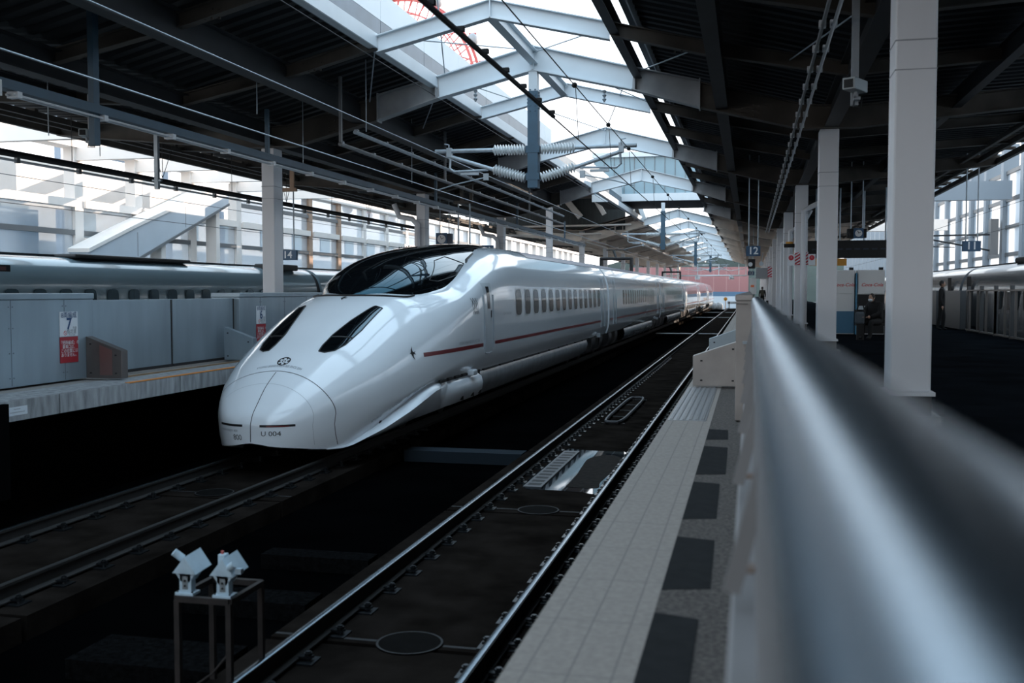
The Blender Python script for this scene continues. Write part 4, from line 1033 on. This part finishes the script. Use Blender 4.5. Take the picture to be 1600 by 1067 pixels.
r = empty('departure_board', (3.8, 42, 2.66), 'wide black departure board hanging over the near platform', 'board')
MB().box(2.15, 5.4, 42.0, 42.3, 2.68, 3.36).build('board', BLACK, r)
for x in (2.5, 3.4, 4.3, 5.1): MB().tube([(x, 42.15, 3.36), (x, 42.15, 5.4)], .035, 6).build('hanger_rod', GALV, r)
for i in range(9): MB().box(2.35+i*.32, 2.55+i*.32, 41.99, 42.0, 3.0, 3.05).build('faded_character', mat('board_text', (.012, .025, .05), .5), r)
for k, x in enumerate((2.25, 3.28)):
    tag(MB().box(x, x+.38, 42.0, 42.1, 2.38, 2.66).build('amber_panel', AMBER), 'amber panel below the %s end of the black departure board' % ('track side' if k == 0 else 'middle'), 'panel')
# red and white hazard plates on the third pillar and further
def hazard(x, y, z, w, h, label):
    r = empty('hazard_plate', (x, y, z), label, 'sign', 'striped hazard plates')
    MB().box(x-w/2, x+w/2, y, y+.012, z, z+h).build('plate', WSIGN, r)
    n = 4; b = MB(); st = h/n
    for i in range(-1, n):
        z0, z1 = z+i*st, z+(i+.55)*st
        cl = lambda v: max(z, min(z+h, v))
        b.prism([(x-w/2, y-.003, cl(z0)), (x+w/2, y-.003, cl(z0+st)), (x+w/2, y-.003, cl(z1+st)), (x-w/2, y-.003, cl(z1))], (0,0,0), (0, .003, 0))
    b.build('stripe', mat('hazard_red', (.5, .03, .05), .5), r)
hazard(1.535, 35.75, 2.26, .17, .44, 'red and white striped plate on the third near pillar, track side of its drain pipe')
hazard(1.815, 35.75, 2.26, .14, .44, 'red and white striped plate on the third near pillar, right of its drain pipe')
hazard(1.52, 84.4, 2.5, .34, .9, 'small far red and white striped plate on a distant near pillar')
for k, (x, l) in enumerate(((1.33, 'left'), (2.0, 'right'))):
    r = MB().box(x-.12, x+.12, 35.7, 35.73, 2.24, 2.62).build('notice_plate', WSIGN); tag(r, 'pale notice plate with red disc at the %s of the striped pillar' % l, 'sign')
    MB().disc((x, 35.69, 2.5), .085, .01, 20, 'y').build('red_disc', mat('hazard_red', (.5, .03, .05), .5), r); text_mb('!', .1, (x, 35.689, 2.5), (1, 0, 0), (0, 0, 1)).build('mark', TXTW, r)
r = MB().disc((1.28, 36.0, 2.98), .12, .07, 20).build('alarm_lamp', AMBER); tag(r, 'orange alarm lamp beside the striped pillar', 'lamp'); MB().box(1.1, 1.5, 36.0, 36.1, 2.86, 2.98).build('bracket', BLACK, r)

# ------------------------------------------------------------------ vending machines, bench, people
def vending(x0, x1, y, label, blue):
    r = empty('vending_machine', ((x0+x1)/2, y, 0), label, 'vending machine', 'vending machines')
    MB().box(x0, x1, y, y+.8, .02, 2.05).build('cabinet', VEND, r, bevel=.015)
    MB().box(x0+.02, x1-.02, y-.03, y, 1.30, 2.02).build('front_panel', VEND, r, bevel=.01)
    text_mb('Coca-Cola', .15, ((x0+x1)/2+.02, y-.032, 1.58), (1, 0, 0), (0, 0, 1), shear=.35, bold=.002).build('script_logo', VRED, r)
    if blue: MB().box(x0+.01, x1-.01, y-.012, y, .05, .75).build('lower_panel', mat('vend_blue', (.05, .16, .26), .4), r)
    else:
        MB().box(x0+.01, x1-.01, y-.012, y, .05, 1.28).build('lower_recess', BLACK, r)
        MB().box(x0+.03, x1-.03, y-.05, y-.012, .78, .92).build('counter_bar', GALV, r)
    MB().box(x1-.14, x1-.02, y+.3, y+.5, 2.05, 2.14).build('top_lamp', BLACK, r)
    return r
vending(3.30, 4.12, 34.0, 'white vending machine with red script lettering behind the seated person', False)
vending(2.50, 3.22, 34.0, 'white and blue vending machine half hidden by the second near pillar', True)
tag(MB().box(3.24, 3.28, 33.9, 34.7, .02, 1.95).build('bin_post', mat('post_blue', (.05, .2, .32), .4)), 'narrow blue panel between the two vending machines', 'panel')
tag(MB().box(4.4, 4.5, 33.8, 34.6, .0, 1.5).build('notice_stand', mat('stand_grey', (.3, .3, .31), .5)), 'narrow grey notice stand right of the vending machine', 'stand')
bn = empty('bench', (3.6, 30.8, 0), 'dark bench in front of the vending machines', 'bench')
MB().box(2.95, 4.25, 30.6, 31.05, .40, .45).build('seat', BLACK, bn); MB().box(2.95, 4.25, 31.02, 31.07, .45, .85).build('backrest', BLACK, bn)
for x in (3.05, 4.15): MB().box(x-.03, x+.03, 30.65, 31.0, 0, .40).build('leg', BLACK, bn)

def figure(name, loc, rot, joints, edges, radii, m_body, label, skin=None, hair=None, extra=None, scale=1.0):
    """one continuous body from a skeleton (local frame: faces -Y), with head, hair and hands"""
    me = bpy.data.meshes.new(name); me.from_pydata([Vector(j)*scale for j in joints], edges, [])
    o = bpy.data.objects.new(name, me); COL.objects.link(o); o.location = loc; o.rotation_euler = (0, 0, rot); WO[o.name] = Vector((0, 0, 0))
    sk = o.modifiers.new('skin', 'SKIN')
    for i, v in enumerate(me.skin_vertices[0].data): v.radius = (radii[i][0]*scale, radii[i][1]*scale); v.use_root = (i == 0)
    sb = o.modifiers.new('sub', 'SUBSURF'); sb.levels = 2; sb.render_levels = 2
    me.materials.append(m_body); tag(o, label, 'person')
    return o
def ellips(c, r, n=14, m=10):
    rows = [[(c[0]+r[0]*math.sin(PI*j/m)*math.cos(2*PI*i/n), c[1]+r[1]*math.sin(PI*j/m)*math.sin(2*PI*i/n), c[2]+r[2]*math.cos(PI*j/m)) for i in range(n)] for j in range(m+1)]
    return MB().quadmesh(rows, True)
def head_parts(o, c, s=1.0, mask=False, hat=False):
    h = ellips(c, (.075*s, .095*s, .115*s)).add(ellips((c[0], c[1]-.095*s, c[2]-.015), (.014*s, .022*s, .022*s), 8, 6))
    for q in (1, -1): h.add(ellips((c[0]+q*.078*s, c[1]+.01, c[2]-.01), (.012*s, .02*s, .03*s), 8, 6))
    h.build('head', SKIN, o, smooth=True)
    e = MB()
    for q in (1, -1): e.add(ellips((c[0]+q*.03*s, c[1]-.086*s, c[2]+.012), (.012*s, .010*s, .007*s), 8, 6))
    e.add(ellips((c[0], c[1]-.085*s, c[2]-.058*s), (.024*s, .010*s, .006*s), 8, 6)).build('face', HAIR, o, smooth=True)
    ellips((c[0], c[1]+.018*s, c[2]+.022*s), (.086*s, .096*s, .112*s)).build('hair', HAIR if not hat else BLACK, o, smooth=True)
    if mask: ellips((c[0], c[1]-.05*s, c[2]-.055*s), (.064*s, .055*s, .05*s)).build('mask', WSIGN, o, smooth=True)
def hand(o, p, d):
    p = Vector(p); d = Vector(d).normalized(); sd = d.cross(Vector((0, 0, 1)))
    if sd.length < .1: sd = Vector((1, 0, 0))
    sd.normalize(); b = ellips(p+d*.04, (.035, .035, .045))
    for i in range(4):
        q = p+d*.07+sd*(i-1.5)*.018; b.tube([q, q+d*.035, q+d*(.06-.008*abs(i-1.5))+Vector((0, 0, -.01))], [.010, .009, .007], 6)
    b.tube([p+d*.02+sd*.03, p+d*.045+sd*.05, p+d*.07+sd*.05], [.011, .010, .008], 6)
    b.build('hand', SKIN, o, smooth=True)
# standing pose: pelvis, spine, chest, neck, shoulders, elbows, wrists, hips, knees, ankles, toes
def stander(loc, rot, label, m, stride=.0, hat=False, scale=1.0):
    J = [(0,0,.92), (0,0,1.10), (0,0,1.32), (0,0,1.48), (0,0,1.54), (.19,0,1.42), (.24,.03,1.13), (.23,-.05,.88), (-.19,0,1.42), (-.24,.03,1.13), (-.23,-.05,.88),
         (.09,0,.86), (.10,-stride*.5,.48), (.10,-stride*.3,.08), (.10,-stride*.3-.14,.04), (-.09,0,.86), (-.10,stride*.4,.48), (-.10,stride,.09), (-.10,stride-.14,.05)]
    E_ = [(0,1),(1,2),(2,3),(3,4),(2,5),(5,6),(6,7),(2,8),(8,9),(9,10),(0,11),(11,12),(12,13),(13,14),(0,15),(15,16),(16,17),(17,18)]
    R_ = [(.16,.12),(.16,.12),(.19,.13),(.07,.07),(.05,.05),(.09,.08),(.065,.06),(.045,.04),(.09,.08),(.065,.06),(.045,.04),(.10,.10),(.075,.075),(.05,.05),(.045,.035),(.10,.10),(.075,.075),(.05,.05),(.045,.035)]
    o = figure('person', loc, rot, J, E_, R_, m, label, scale=scale)
    head_parts(o, (0, -.015, 1.63), 1.0, False, hat)
    hand(o, (.23, -.05, .86), (0, -.05, -1)); hand(o, (-.23, -.05, .86), (0, -.05, -1))
    return o
p1 = stander((.98, 87, 0), PI, 'person in black with a backpack walking away past the end of the handrail', COAT_B, .22)
MB().box(-.16, .16, .12, .30, 1.02, 1.46).build('backpack', mat('pack_brown', (.06, .05, .035), .8), p1, bevel=.05)
sc_ = empty('suitcase', (1.42, 86.8, 0), 'small black suitcase beside the walking person with backpack', 'suitcase')
MB().box(1.28, 1.56, 86.7, 86.95, .06, .62).build('shell', BLACK, sc_, bevel=.04); MB().tube([(1.34, 86.9, .62), (1.34, 86.9, .95), (1.5, 86.9, .95), (1.5, 86.9, .62)], .012, 6).build('handle', GALV, sc_)
for x in (1.33, 1.51): MB().disc((x-.02, 86.8, .035), .035, .04, 10, 'x').build('wheel', RUBBER, sc_)
stander((.22, 118, 0), 0, 'tiny distant dark person just left of the walking person', COAT_B, .1)
p3 = stander((6.55, 38.4, 0), 1.3, 'person in dark coat standing by the silver train right of the huge pillar', COAT_B, .12, True)
def sitter(loc, rot, label, mask, lean=.16):
    J = [(0,0,.52), (0,-.02,.72), (0,-lean*.6,.94), (0,-lean*1.1,1.06), (0,-lean*1.3,1.11), (.19,-lean*.6,1.0), (.27,-lean-.06,.76), (.12,-lean-.28,.66), (-.19,-lean*.6,1.0), (-.27,-lean-.06,.76), (-.12,-lean-.28,.66),
         (.10,-.05,.51), (.13,-.45,.50), (.13,-.47,.09), (.13,-.60,.05), (-.10,-.05,.51), (-.13,-.45,.50), (-.13,-.47,.09), (-.13,-.60,.05)]
    E_ = [(0,1),(1,2),(2,3),(3,4),(2,5),(5,6),(6,7),(2,8),(8,9),(9,10),(0,11),(11,12),(12,13),(13,14),(0,15),(15,16),(16,17),(17,18)]
    R_ = [(.19,.15),(.19,.15),(.21,.15),(.08,.08),(.055,.055),(.10,.09),(.075,.07),(.05,.045),(.10,.09),(.075,.07),(.05,.045),(.11,.11),(.085,.085),(.055,.055),(.05,.04),(.11,.11),(.085,.085),(.055,.055),(.05,.04)]
    o = figure('person', loc, rot, J, E_, R_, COAT_B, label)
    head_parts(o, (0, -lean*1.5-.01, 1.19), 1.0, mask)
    hand(o, (.12, -lean-.29, .655), (-.5, -.8, 0)); hand(o, (-.12, -lean-.29, .655), (.5, -.8, 0))
    return o
sitter((3.52, 30.72, 0), -.75, 'person in black coat and white mask seated before the vending machine', True)
o = sitter((2.55, 36.4, 0), -.4, 'dark seated person between the second and third near pillars', False)
tag(MB().box(2.27, 2.85, 36.3, 36.75, 0, .44).build('seat_block', BLACK), 'black seat block under the dark person between pillars', 'seat')
bg_ = empty('carry_bag', (3.02, 30.45, 0), 'grey shoulder bag and coat beside the bench left of the masked person', 'bag')
MB().box(2.90, 3.16, 30.36, 30.54, .45, .80).build('bag_body', mat('bag_grey', (.07, .085, .10), .8), bg_, bevel=.06); MB().tube([(2.92, 30.45, .75), (3.0, 30.45, 1.0), (3.12, 30.45, .98), (3.18, 30.45, .75)], .02, 6).build('strap', BLACK, bg_)
MB().box(2.95, 3.15, 30.4, 30.5, 0, .45).build('stand', BLACK, bg_)

# ------------------------------------------------------------------ the outer trains
def sec2(w=1.68, zt=2.34):
    pts = [(w*.93, -.86), (w*.985, -.4)]
    for i in range(21):
        a = PI/2*i/20; pts.append((w*max(0, math.cos(a))**(2/4.2), .2+(zt-.2)*max(0, math.sin(a))**(2/4.2)))
    return pts+[(-x, z) for x, z in reversed(pts[:-1])]
def outer_train(name, cx, gaps, m, label, face, winy, doors, y0, y1):
    r = empty(name, (cx, y0, RT), label, 'train'); s = sec2(); last = y0
    for g in gaps+[y1]:
        c = MB().quadmesh([[(cx+x, y, z) for x, z in s] for y in (last+.25, (last+g)/2, g-.25)], False, True, True).build('coach', m, r, smooth=True)
        MB().quadmesh([[(cx+x*.95, y, z*.97) for x, z in s] for y in (g-.25, g+.25)]).build('gangway', RUBBER, r)
        xs = cx+face*1.683
        for y in winy:
            if last+3 < y < g-3:
                b = MB(); N = 10; P = []
                for i in range(20):
                    a = 2*PI*i/20; P.append((xs, y+.27*math.copysign(abs(math.cos(a))**.5, math.cos(a)), 1.12+.32*math.copysign(abs(math.sin(a))**.5, math.sin(a))))
                b.prism(P, (0,0,0), (face*.006, 0, 0)).build('window', GLASSD, c)
        for y in doors:
            if last < y < g: MB().box(min(xs, xs+face*.01), max(xs, xs+face*.01), y-.36, y+.36, .02, 1.92).build('door', BLACK if face < 0 else m, c)
        MB().box(cx-1.2, cx+1.2, (last+g)/2-3, (last+g)/2+3, 2.3, 2.42).build('roof_unit', RUBBER, c, bevel=.05)
        last = g
    MB().box(cx-.5, cx+.5, y0+1, y1-1, 2.34, 2.40).build('roof_cable_duct', BLACK, r)
    return r
t14 = outer_train('coach_train', -19.38, [15.5, 40.4], TR14, 'grey blue train standing at the far platform behind the steel gates', 1, [18.7+1.03*i for i in range(0, 18)]+[43+1.03*i for i in range(20)], [42.0], -20, 90)
MB().box(-17.70, -17.69, 21.0, 21.75, 1.86, 2.02).build('destination_display', BLACK, t14)
MB().box(-17.695, -17.685, 21.1, 21.6, 1.89, 1.98).build('display_text', mat('led_dim', (.12, .03, .03), .5), t14)
MB().box(-18.6, -17.95, 36.2, 38.8, 2.2, 2.44).build('aircon_cover', RUBBER, t14, bevel=.06)
t11 = outer_train('silver_train', 9.58, [42.6], TR11, 'silver train standing at the right edge beyond the near platform', -1, [16+1.05*i for i in range(20)]+[52+1.05*i for i in range(18)], [40.8, 44.6], -10, 120)
MB().box(8.5, 9.3, 34.6, 36.8, 2.28, 2.50).build('aircon_cover', RUBBER, t11, bevel=.08)
fr = empty('barrier_fence', (7.35, 10, 0), 'grey metal bar fence along the silver train', 'fence')
y = 9.0
while y < 38.2: MB().box(7.32, 7.38, y, y+.07, .06, 1.38).build('bar', mat('bar_grey', (.16, .15, .145), .4, .6), fr); y += 1.25
MB().box(7.31, 7.39, 9.0, 38.3, 1.38, 1.43).box(7.32, 7.38, 9, 38.3, .03, .08).build('top_rail', mat('bar_grey', (.16, .15, .145), .4, .6), fr)
for y in range(10, 39, 2): MB().box(7.32, 7.42, y, y+.14, 0, 1.55).build('post', mat('post_grey', (.07, .075, .08), .5), fr)
for k, y in enumerate((39.2, 44.0)):
    o = MB().box(7.3, 7.5, y, y+3.4, .02, 1.40).build('gate_housing', mat('gate_dark_grey', (.075, .085, .095), .4, .5), bevel=.01); tag(o, 'grey gate housing by the silver train, %s of two' % ORD[k], 'platform gate')

# ------------------------------------------------------------------ glazed side walls
colsL = [27.9, 32.5]+[36.2+4.06*i for i in range(26)]
for k, y in enumerate(colsL):
    m = FACR if k in (6, 7) else FAC
    b = MB().box(-23.95, -23.5, y-.24, y+.24, -2, 6.6); S(b.build('column_left', m, bevel=.01), '%s column of the left glazed wall, number %d from the left' % ('brown rusty' if m is FACR else 'cream', k+1), 'column')
    if k < 6:
        b = MB().box(-23.5, -17.4, y-.14, y+.14, 6.05, 6.5); S(b.build('beam_left_cross', FAC), 'cream cross beam from the left wall to the far roof, number %d from the left' % (k+1), 'beam')
for i, (a, e) in enumerate(zip(colsL, colsL[1:])):
    if i > 16: break
    far = i >= 4
    b = MB(); zs = (2.45, 3.48) if not far else (1.4, 2.45, 3.48, 4.45, 5.45)
    for z in zs: b.box(-23.7, -23.52, a+.24, e-.24, z-.09, z+.09)
    S(b.build('trim_mullions_left', MULL), 'grey mullion rails of the left wall, bay %d from the left' % (i+1), 'mullion')
    b = MB().box(-23.8, -23.4, a+.24, e-.24, 4.38, 4.62); b.box(-23.44, -23.40, a+.24, e-.24, 4.62, 4.66)
    S(b.build('trim_transom_left', FAC), 'cream transom of the left wall, bay %d from the left' % (i+1), 'transom')
    pn = MB().box(-23.64, -23.62, a+.24, e-.24, -.5, 4.38 if not far else 6.4)
    S(pn.build('window_left_%d' % (i+1), PANE), 'frosted glass bay %d of the left wall' % (i+1), 'window')
    if not far:
        S(MB().box(-25.4, -25.3, a, e, 4.45, 6.3).build('trim_parapet_left', FAC), 'white outer parapet panel behind the left wall, bay %d' % (i+1), 'parapet')
S(MB().box(-24.1, -23.4, colsL[0], 150, 6.5, 6.95).build('beam_left_top', FAC), 'long cream beam on top of the left glazed wall', 'beam')
tag(MB().box(-24.9, -24.2, 29.2, 31.2, -2, 4.2).build('stair_tower', mat('tower_bluegrey', (.42, .52, .60), .4)), 'blue grey box tower behind the first glazed bay on the left', 'tower')
for k, y0 in enumerate((37.5, 45.6)):
    tag(MB().box(-34, -28, y0, y0+6, 9.5-k, 9.8-k).box(-33.9, -33.6, y0+.2, y0+.5, -2, 9.5-k).box(-28.4, -28.1, y0+.2, y0+.5, -2, 9.5-k).box(-28.4, -28.1, y0+5.4, y0+5.7, -2, 9.5-k).build('outside_canopy', mat('canopy_slate', (.30, .35, .42), .6)), 'slate coloured roof outside the left wall, the %s one' % ('closer' if k == 0 else 'farther'), 'roof')
# opposite building with windows
bl = empty('pale_building', (-40, 60, -2), 'pale office building outside behind the left glazed wall', 'building')
MB().box(-60, -34, 25, 112, -2, 7.6).build('wall', BLDG, bl)
k = 0
for y in [36+5.2*i for i in range(14)]:
    for z in (1.2, 4.2):
        w = MB().box(-34, -33.93, y, y+1.9, z, z+1.7).build('window', BLDGW, bl)
# stair outside
stp = empty('inclined_stair', (-22.8, 33, 1), 'pale inclined stair casing crossing the left glazed wall', 'stair')
def stairpoly(x, off0, off1): return [(x, 31.9, 1.9+off0), (x, 41.4, 5.35+off0), (x, 41.4, 5.35+off1), (x, 31.9, 1.9+off1)]
MB().prism([(-23.3, 32.3, 1.7), (-23.3, 41.6, 5.25), (-23.3, 41.6, 6.15), (-23.3, 34.4, 3.75), (-23.3, 31.6, 2.75)], (0,0,0), (.75, 0, 0)).build('side_casing', mat('casing_grey', (.50, .55, .60), .5, var=.04, scale=1), stp)
MB().prism([(-23.36, 31.6, 2.75), (-23.36, 34.4, 3.75), (-23.36, 41.6, 6.15), (-23.36, 41.6, 6.28), (-23.36, 34.4, 3.88), (-23.36, 31.6, 2.88)], (0,0,0), (.87, 0, 0)).build('coping', FAC, stp)
MB().prism([(-23.34, 32.2, 1.62), (-23.34, 41.6, 5.17), (-23.34, 41.6, 5.27), (-23.34, 32.2, 1.74)], (0,0,0), (.84, 0, 0)).build('lower_edge', MULL, stp)
for y in (34.6, 38.0): MB().box(-22.549, -22.545, y, y+.03, 2.7+(y-34.6)*.38, 3.6+(y-34.6)*.36).build('panel_joint', MULL, stp)
for y in (40.9, 36.6): MB().box(-23.2, -22.7, y-.15, y+.15, -2, 4.9-(40.9-y)*.38).build('post', FAC, stp)
# right side wall
colsR = [45+4.27*i for i in range(28)]
for k, y in enumerate(colsR):
    b = MB().box(13.6, 14.4, y-.3, y+.3, -2, 9.5); S(b.build('column_right', mat('facade_blue_shade', (.25, .285, .32), .6)), 'grey column of the right glazed wall, number %d from the right' % (k+1), 'column')
for i, (a, e) in enumerate(zip(colsR, colsR[1:])):
    if i > 14: break
    b = MB()
    for z in (1.9, 3.4, 4.9, 6.4, 7.9): b.box(13.75, 13.95, a+.3, e-.3, z-.1, z+.1)
    S(b.build('trim_mullions_right', MULL), 'grey mullion rails of the right wall, bay %d from the right' % (i+1), 'mullion')
    S(MB().box(13.84, 13.86, a+.3, e-.3, -1, 8.0).build('window_right_%d' % (i+1), PANEM), 'frosted glass bay %d of the right wall' % (i+1), 'window')
S(MB().box(13.84, 13.86, YF, 44.6, -1, 6.5).build('window_right_rear', PANEM), 'frosted glass of the right wall beside the camera, outside the picture', 'window')
S(MB().box(7.7, 13.6, 59.7, 60.3, 6.3, 7.3).build('beam_right_cross', mat('facade_blue_shade', (.25, .285, .32), .6)), 'pale cross beam over the right outer track', 'beam')
S(MB().box(7.7, 13.6, 78.0, 78.6, 5.7, 6.5).build('beam_right_cross_far', FAC), 'pale far cross beam over the right outer track', 'beam')

# ------------------------------------------------------------------ crossing concourse, far end, outside
ov = empty('teal_concourse', (RIDGE, 64, 6), 'glazed teal concourse bridge crossing high over the tracks', 'bridge')
MB().box(-9.5, -1.2, 63.4, 63.6, 7.35, 9.6).build('glass_front', TEAL, ov); MB().box(-9.6, -1.1, 63.2, 63.4, 6.9, 7.35).build('lower_band', FASCIA, ov); MB().box(-9.6, -1.1, 63.2, 63.4, 9.6, 9.9).build('upper_band', FASCIA, ov)
MB().box(-9.5, -1.2, 63.6, 70, 6.95, 7.1).build('floor', DECK, ov)
b = MB()
for i in range(14): b.box(-9.5+i*.62, -9.47+i*.62, 63.36, 63.4, 7.35, 9.6)
b.build('mullion', MULL, ov)
S(MB().box(-21, -.3, 183, 183.4, 1.3, 5.6).build('wall_end_red', BRICK), 'pinkish red tiled wall closing the far end of the tracks', 'wall')
S(MB().box(-21, -.3, 182.98, 183.4, .5, 1.3).build('wall_end_band', FARB), 'blue band under the red tiled end wall', 'wall')
S(MB().box(-21, -.3, 182.96, 183.4, -1.9, .5).build('wall_end_pale', FARW), 'pale ribbed panel wall below the blue band at the far end', 'wall')
for k, (x0, x1) in enumerate(((-16, -10.2), (-6.9, -4.6))):
    b = MB()
    for i in range(9):
        x = x0+(x1-x0)*i/9; b.add(ellips((x, 176+.6*random.random(), -1.2), (.5, .6, .5+.25*random.random()), 8, 5))
    tag(b.build('gravel_heap', PALEC), 'pale gravel heap at the end of the %s' % ('track under the white train' if k == 0 else 'empty track'), 'gravel heap')
bs = empty('buffer_stop', (TRK-.2, 172, -1.4), 'small grey buffer stop with a yellow lamp at the far end of the empty track', 'buffer stop')
MB().box(TRK-1, TRK+.8, 172, 172.4, -.7, -.3).box(TRK-.8, TRK-.6, 172, 173.4, -1.66, -.3).box(TRK+.4, TRK+.6, 172, 173.4, -1.66, -.3).build('beam', GALV, bs); MB().disc((TRK-1.3, 171.9, .1), .3, .1, 16, 'y').box(TRK-1.35, TRK-1.25, 171.9, 172, -1.66, .1).build('lamp', AMBER, bs)
gy = empty('catenary_gantry', (RIDGE, 150, 2.4), 'white tube gantry across the tracks before the red end wall', 'gantry')
b = MB().tube([(-12.5, 150, 3.62), (-.4, 150, 3.62)], .10, 8).tube([(-10.2, 150, -1.6), (-10.2, 150, 5.2)], .14, 8)
for x in (-12.2, -7.4, -4.4, -1.6, -.6): b.tube([(x, 150, 3.6), (x, 150, 5.3)], .07, 6)
b.build('frame', LAMPW, gy)
for x in (-7.4, -2.6):
    insul((x-.35, 149.9, 3.3), (x+.35, 149.9, 3.3), .35, 3).build('insulator', LAMPW, gy)
    MB().tube([(x-1.8, 149.8, 4.6), (x, 149.8, 4.3), (x+1.8, 149.8, 4.6)], .06, 6).build('spreader', LAMPW, gy)
hl = []
for i in range(41): hl.append((-90+i*4.5, 330, 8+7*math.exp(-((i-19)/7)**2)+1.2*math.sin(i*1.3)))
b = MB().quadmesh([[(p[0], p[1], -2) for p in hl], hl, [(p[0], p[1]+60, p[2]*.6) for p in hl]]); S(b.build('hill_far', HILL), 'dark green hill beyond the end wall', 'hill')
tb_ = empty('sun_block_tower', (24, 20, -2), 'tall plain building added right of the station to block the sun, outside the picture', 'building'); MB().box(46, 60, -60, 89, -2, 62).build('wall', mat('tower_white', (.78, .78, .78), .8), tb_)  # unseen tower added and sized to keep direct sun off the near frames
# far grey canopy and a sign on the near platform
tag(MB().box(.5, 3.0, 96, 98, 2.55, 3.5).build('grey_canopy_box', CAMG), 'grey boxed stair canopy far down the near platform', 'canopy')
tag(MB().box(-.05, .55, 96, 96.4, 1.1, 2.6).build('far_kiosk', VEND), 'pale far kiosk post with an orange mark below the small sign 12', 'kiosk')
tag(MB().box(.05, .35, 95.95, 96, 1.75, 1.95).build('orange_mark', mat('mark_orange', (.8, .2, .08), .5)), 'small orange red mark on the far kiosk post', 'mark')
# raised hall over the far platform beside the concourse
HB = mat('hall_brown', (.12, .095, .08), .8, var=.3, scale=1); HW = mat('hall_cream', (.60, .54, .49), .6, var=.08, scale=1.5)
S(MB().box(-18.5, -9.65, 50.2, 72.2, 8.0, 8.15).build('ceiling_side_hall', HB), 'brown high ceiling of the side hall over the far platform', 'ceiling')
S(MB().box(-18.5, -8.6, 72.2, 72.3, 5.7, 8.0).build('wall_side_hall', mat('hall_dark_sheet', (.035, .04, .04), .8, var=.3, scale=2, stretch=(6, 1, .3))), 'dark sheet wall at the rear of the side hall', 'wall')
for k, y in enumerate((53, 57, 61, 65, 69)): S(MB().box(-18.4, -9.7, y-.1, y+.1, 7.65, 8.0).build('beam_side_hall', HB), 'brown ceiling beam of the side hall, %s from the camera' % ORD[k], 'beam')
k = 0
for p, q, w, m in (((-11.72, 71.9, 6.6), (-12.9, 71.9, 8.0), .42, HW), ((-9.9, 71.0, 6.7), (-10.7, 71.0, 8.0), .3, HW), ((-7.6, 71.4, 6.3), (-8.7, 71.4, 9.4), .55, HB), ((-7.15, 71.2, 6.3), (-8.2, 71.2, 9.4), .30, FASCIA)):
    tag(MB().beam(p, q, w, .3, (0, 1, 0)).build('raking_brace', m), '%s raking brace of the side hall, %s counted from the left' % (('cream', 'short cream', 'broad brown', 'bright white')[k], ORD[(0, 1, 2, 3)[k]] if k else 'first'), 'brace', 'raking braces of the side hall'); k += 1
for k, (z, x1) in enumerate(((5.95, -8.1), (5.35, -10.2))):
    tag(MB().tube([(-17.5, 71.5, z), (x1, 71.5, z+.05)], .07, 8).build('cross_pipe', HW), '%s cream pipe across the rear of the side hall' % ('upper' if k == 0 else 'lower'), 'pipe')

# ferris wheel on a distant roof
fw = empty('ferris_wheel', (-46.7, 130, 12), 'red ferris wheel seen through the skylight', 'ferris wheel')
cx, cz, R0 = -46.7, 26.1, 13.75
tilt = Matrix.Rotation(math.radians(-17), 4, 'Z')
def wp(a, r, d=0): q = tilt @ Vector((r*math.cos(a), d, r*math.sin(a))); return (cx+q.x, 130+q.y, cz+q.z)
b = MB()
for d in (-.7, .7):
    for r, t_ in ((R0, .20), (R0-1.8, .08)): b.tube([wp(2*PI*i/72, r, d) for i in range(73)], t_, 6, False)
b.build('rim', RUSTR, fw)
b = MB()
for i in range(40):
    a = 2*PI*i/40
    for d in (-.7, .7): b.tube([wp(a, .8, d*2.0), wp(a+.02, R0, d)], .08, 4)
    b.tube([wp(a, R0, -.7), wp(a+.13, R0-1.8, .7)], .09, 4)
b.build('spoke', RUSTR, fw)
MB().tube([wp(0, 0, -2), wp(0, 0, 2)], .8, 16).build('hub', RUSTR, fw)
MB().tube([wp(0, 0, -2), (cx-5, 127, 0)], .4, 8).tube([wp(0, 0, -2), (cx+5, 127, 0)], .4, 8).build('support_leg', RUSTR, fw)
for i in range(24):
    c = wp(2*PI*i/24, R0+1.1); g_ = ellips((c[0], c[1], c[2]-.5), (.75, .75, .8)).build('gondola', mat('gondola_white', (.30, .30, .31), .3), fw, smooth=True)
    MB().tube([(c[0]-.5, c[1], c[2]+.25), (c[0]+.5, c[1], c[2]+.25)], .12, 6).tube([(c[0], c[1], c[2]+.2), wp(2*PI*i/24, R0)], .07, 5).build('hanger', RUSTR, g_)
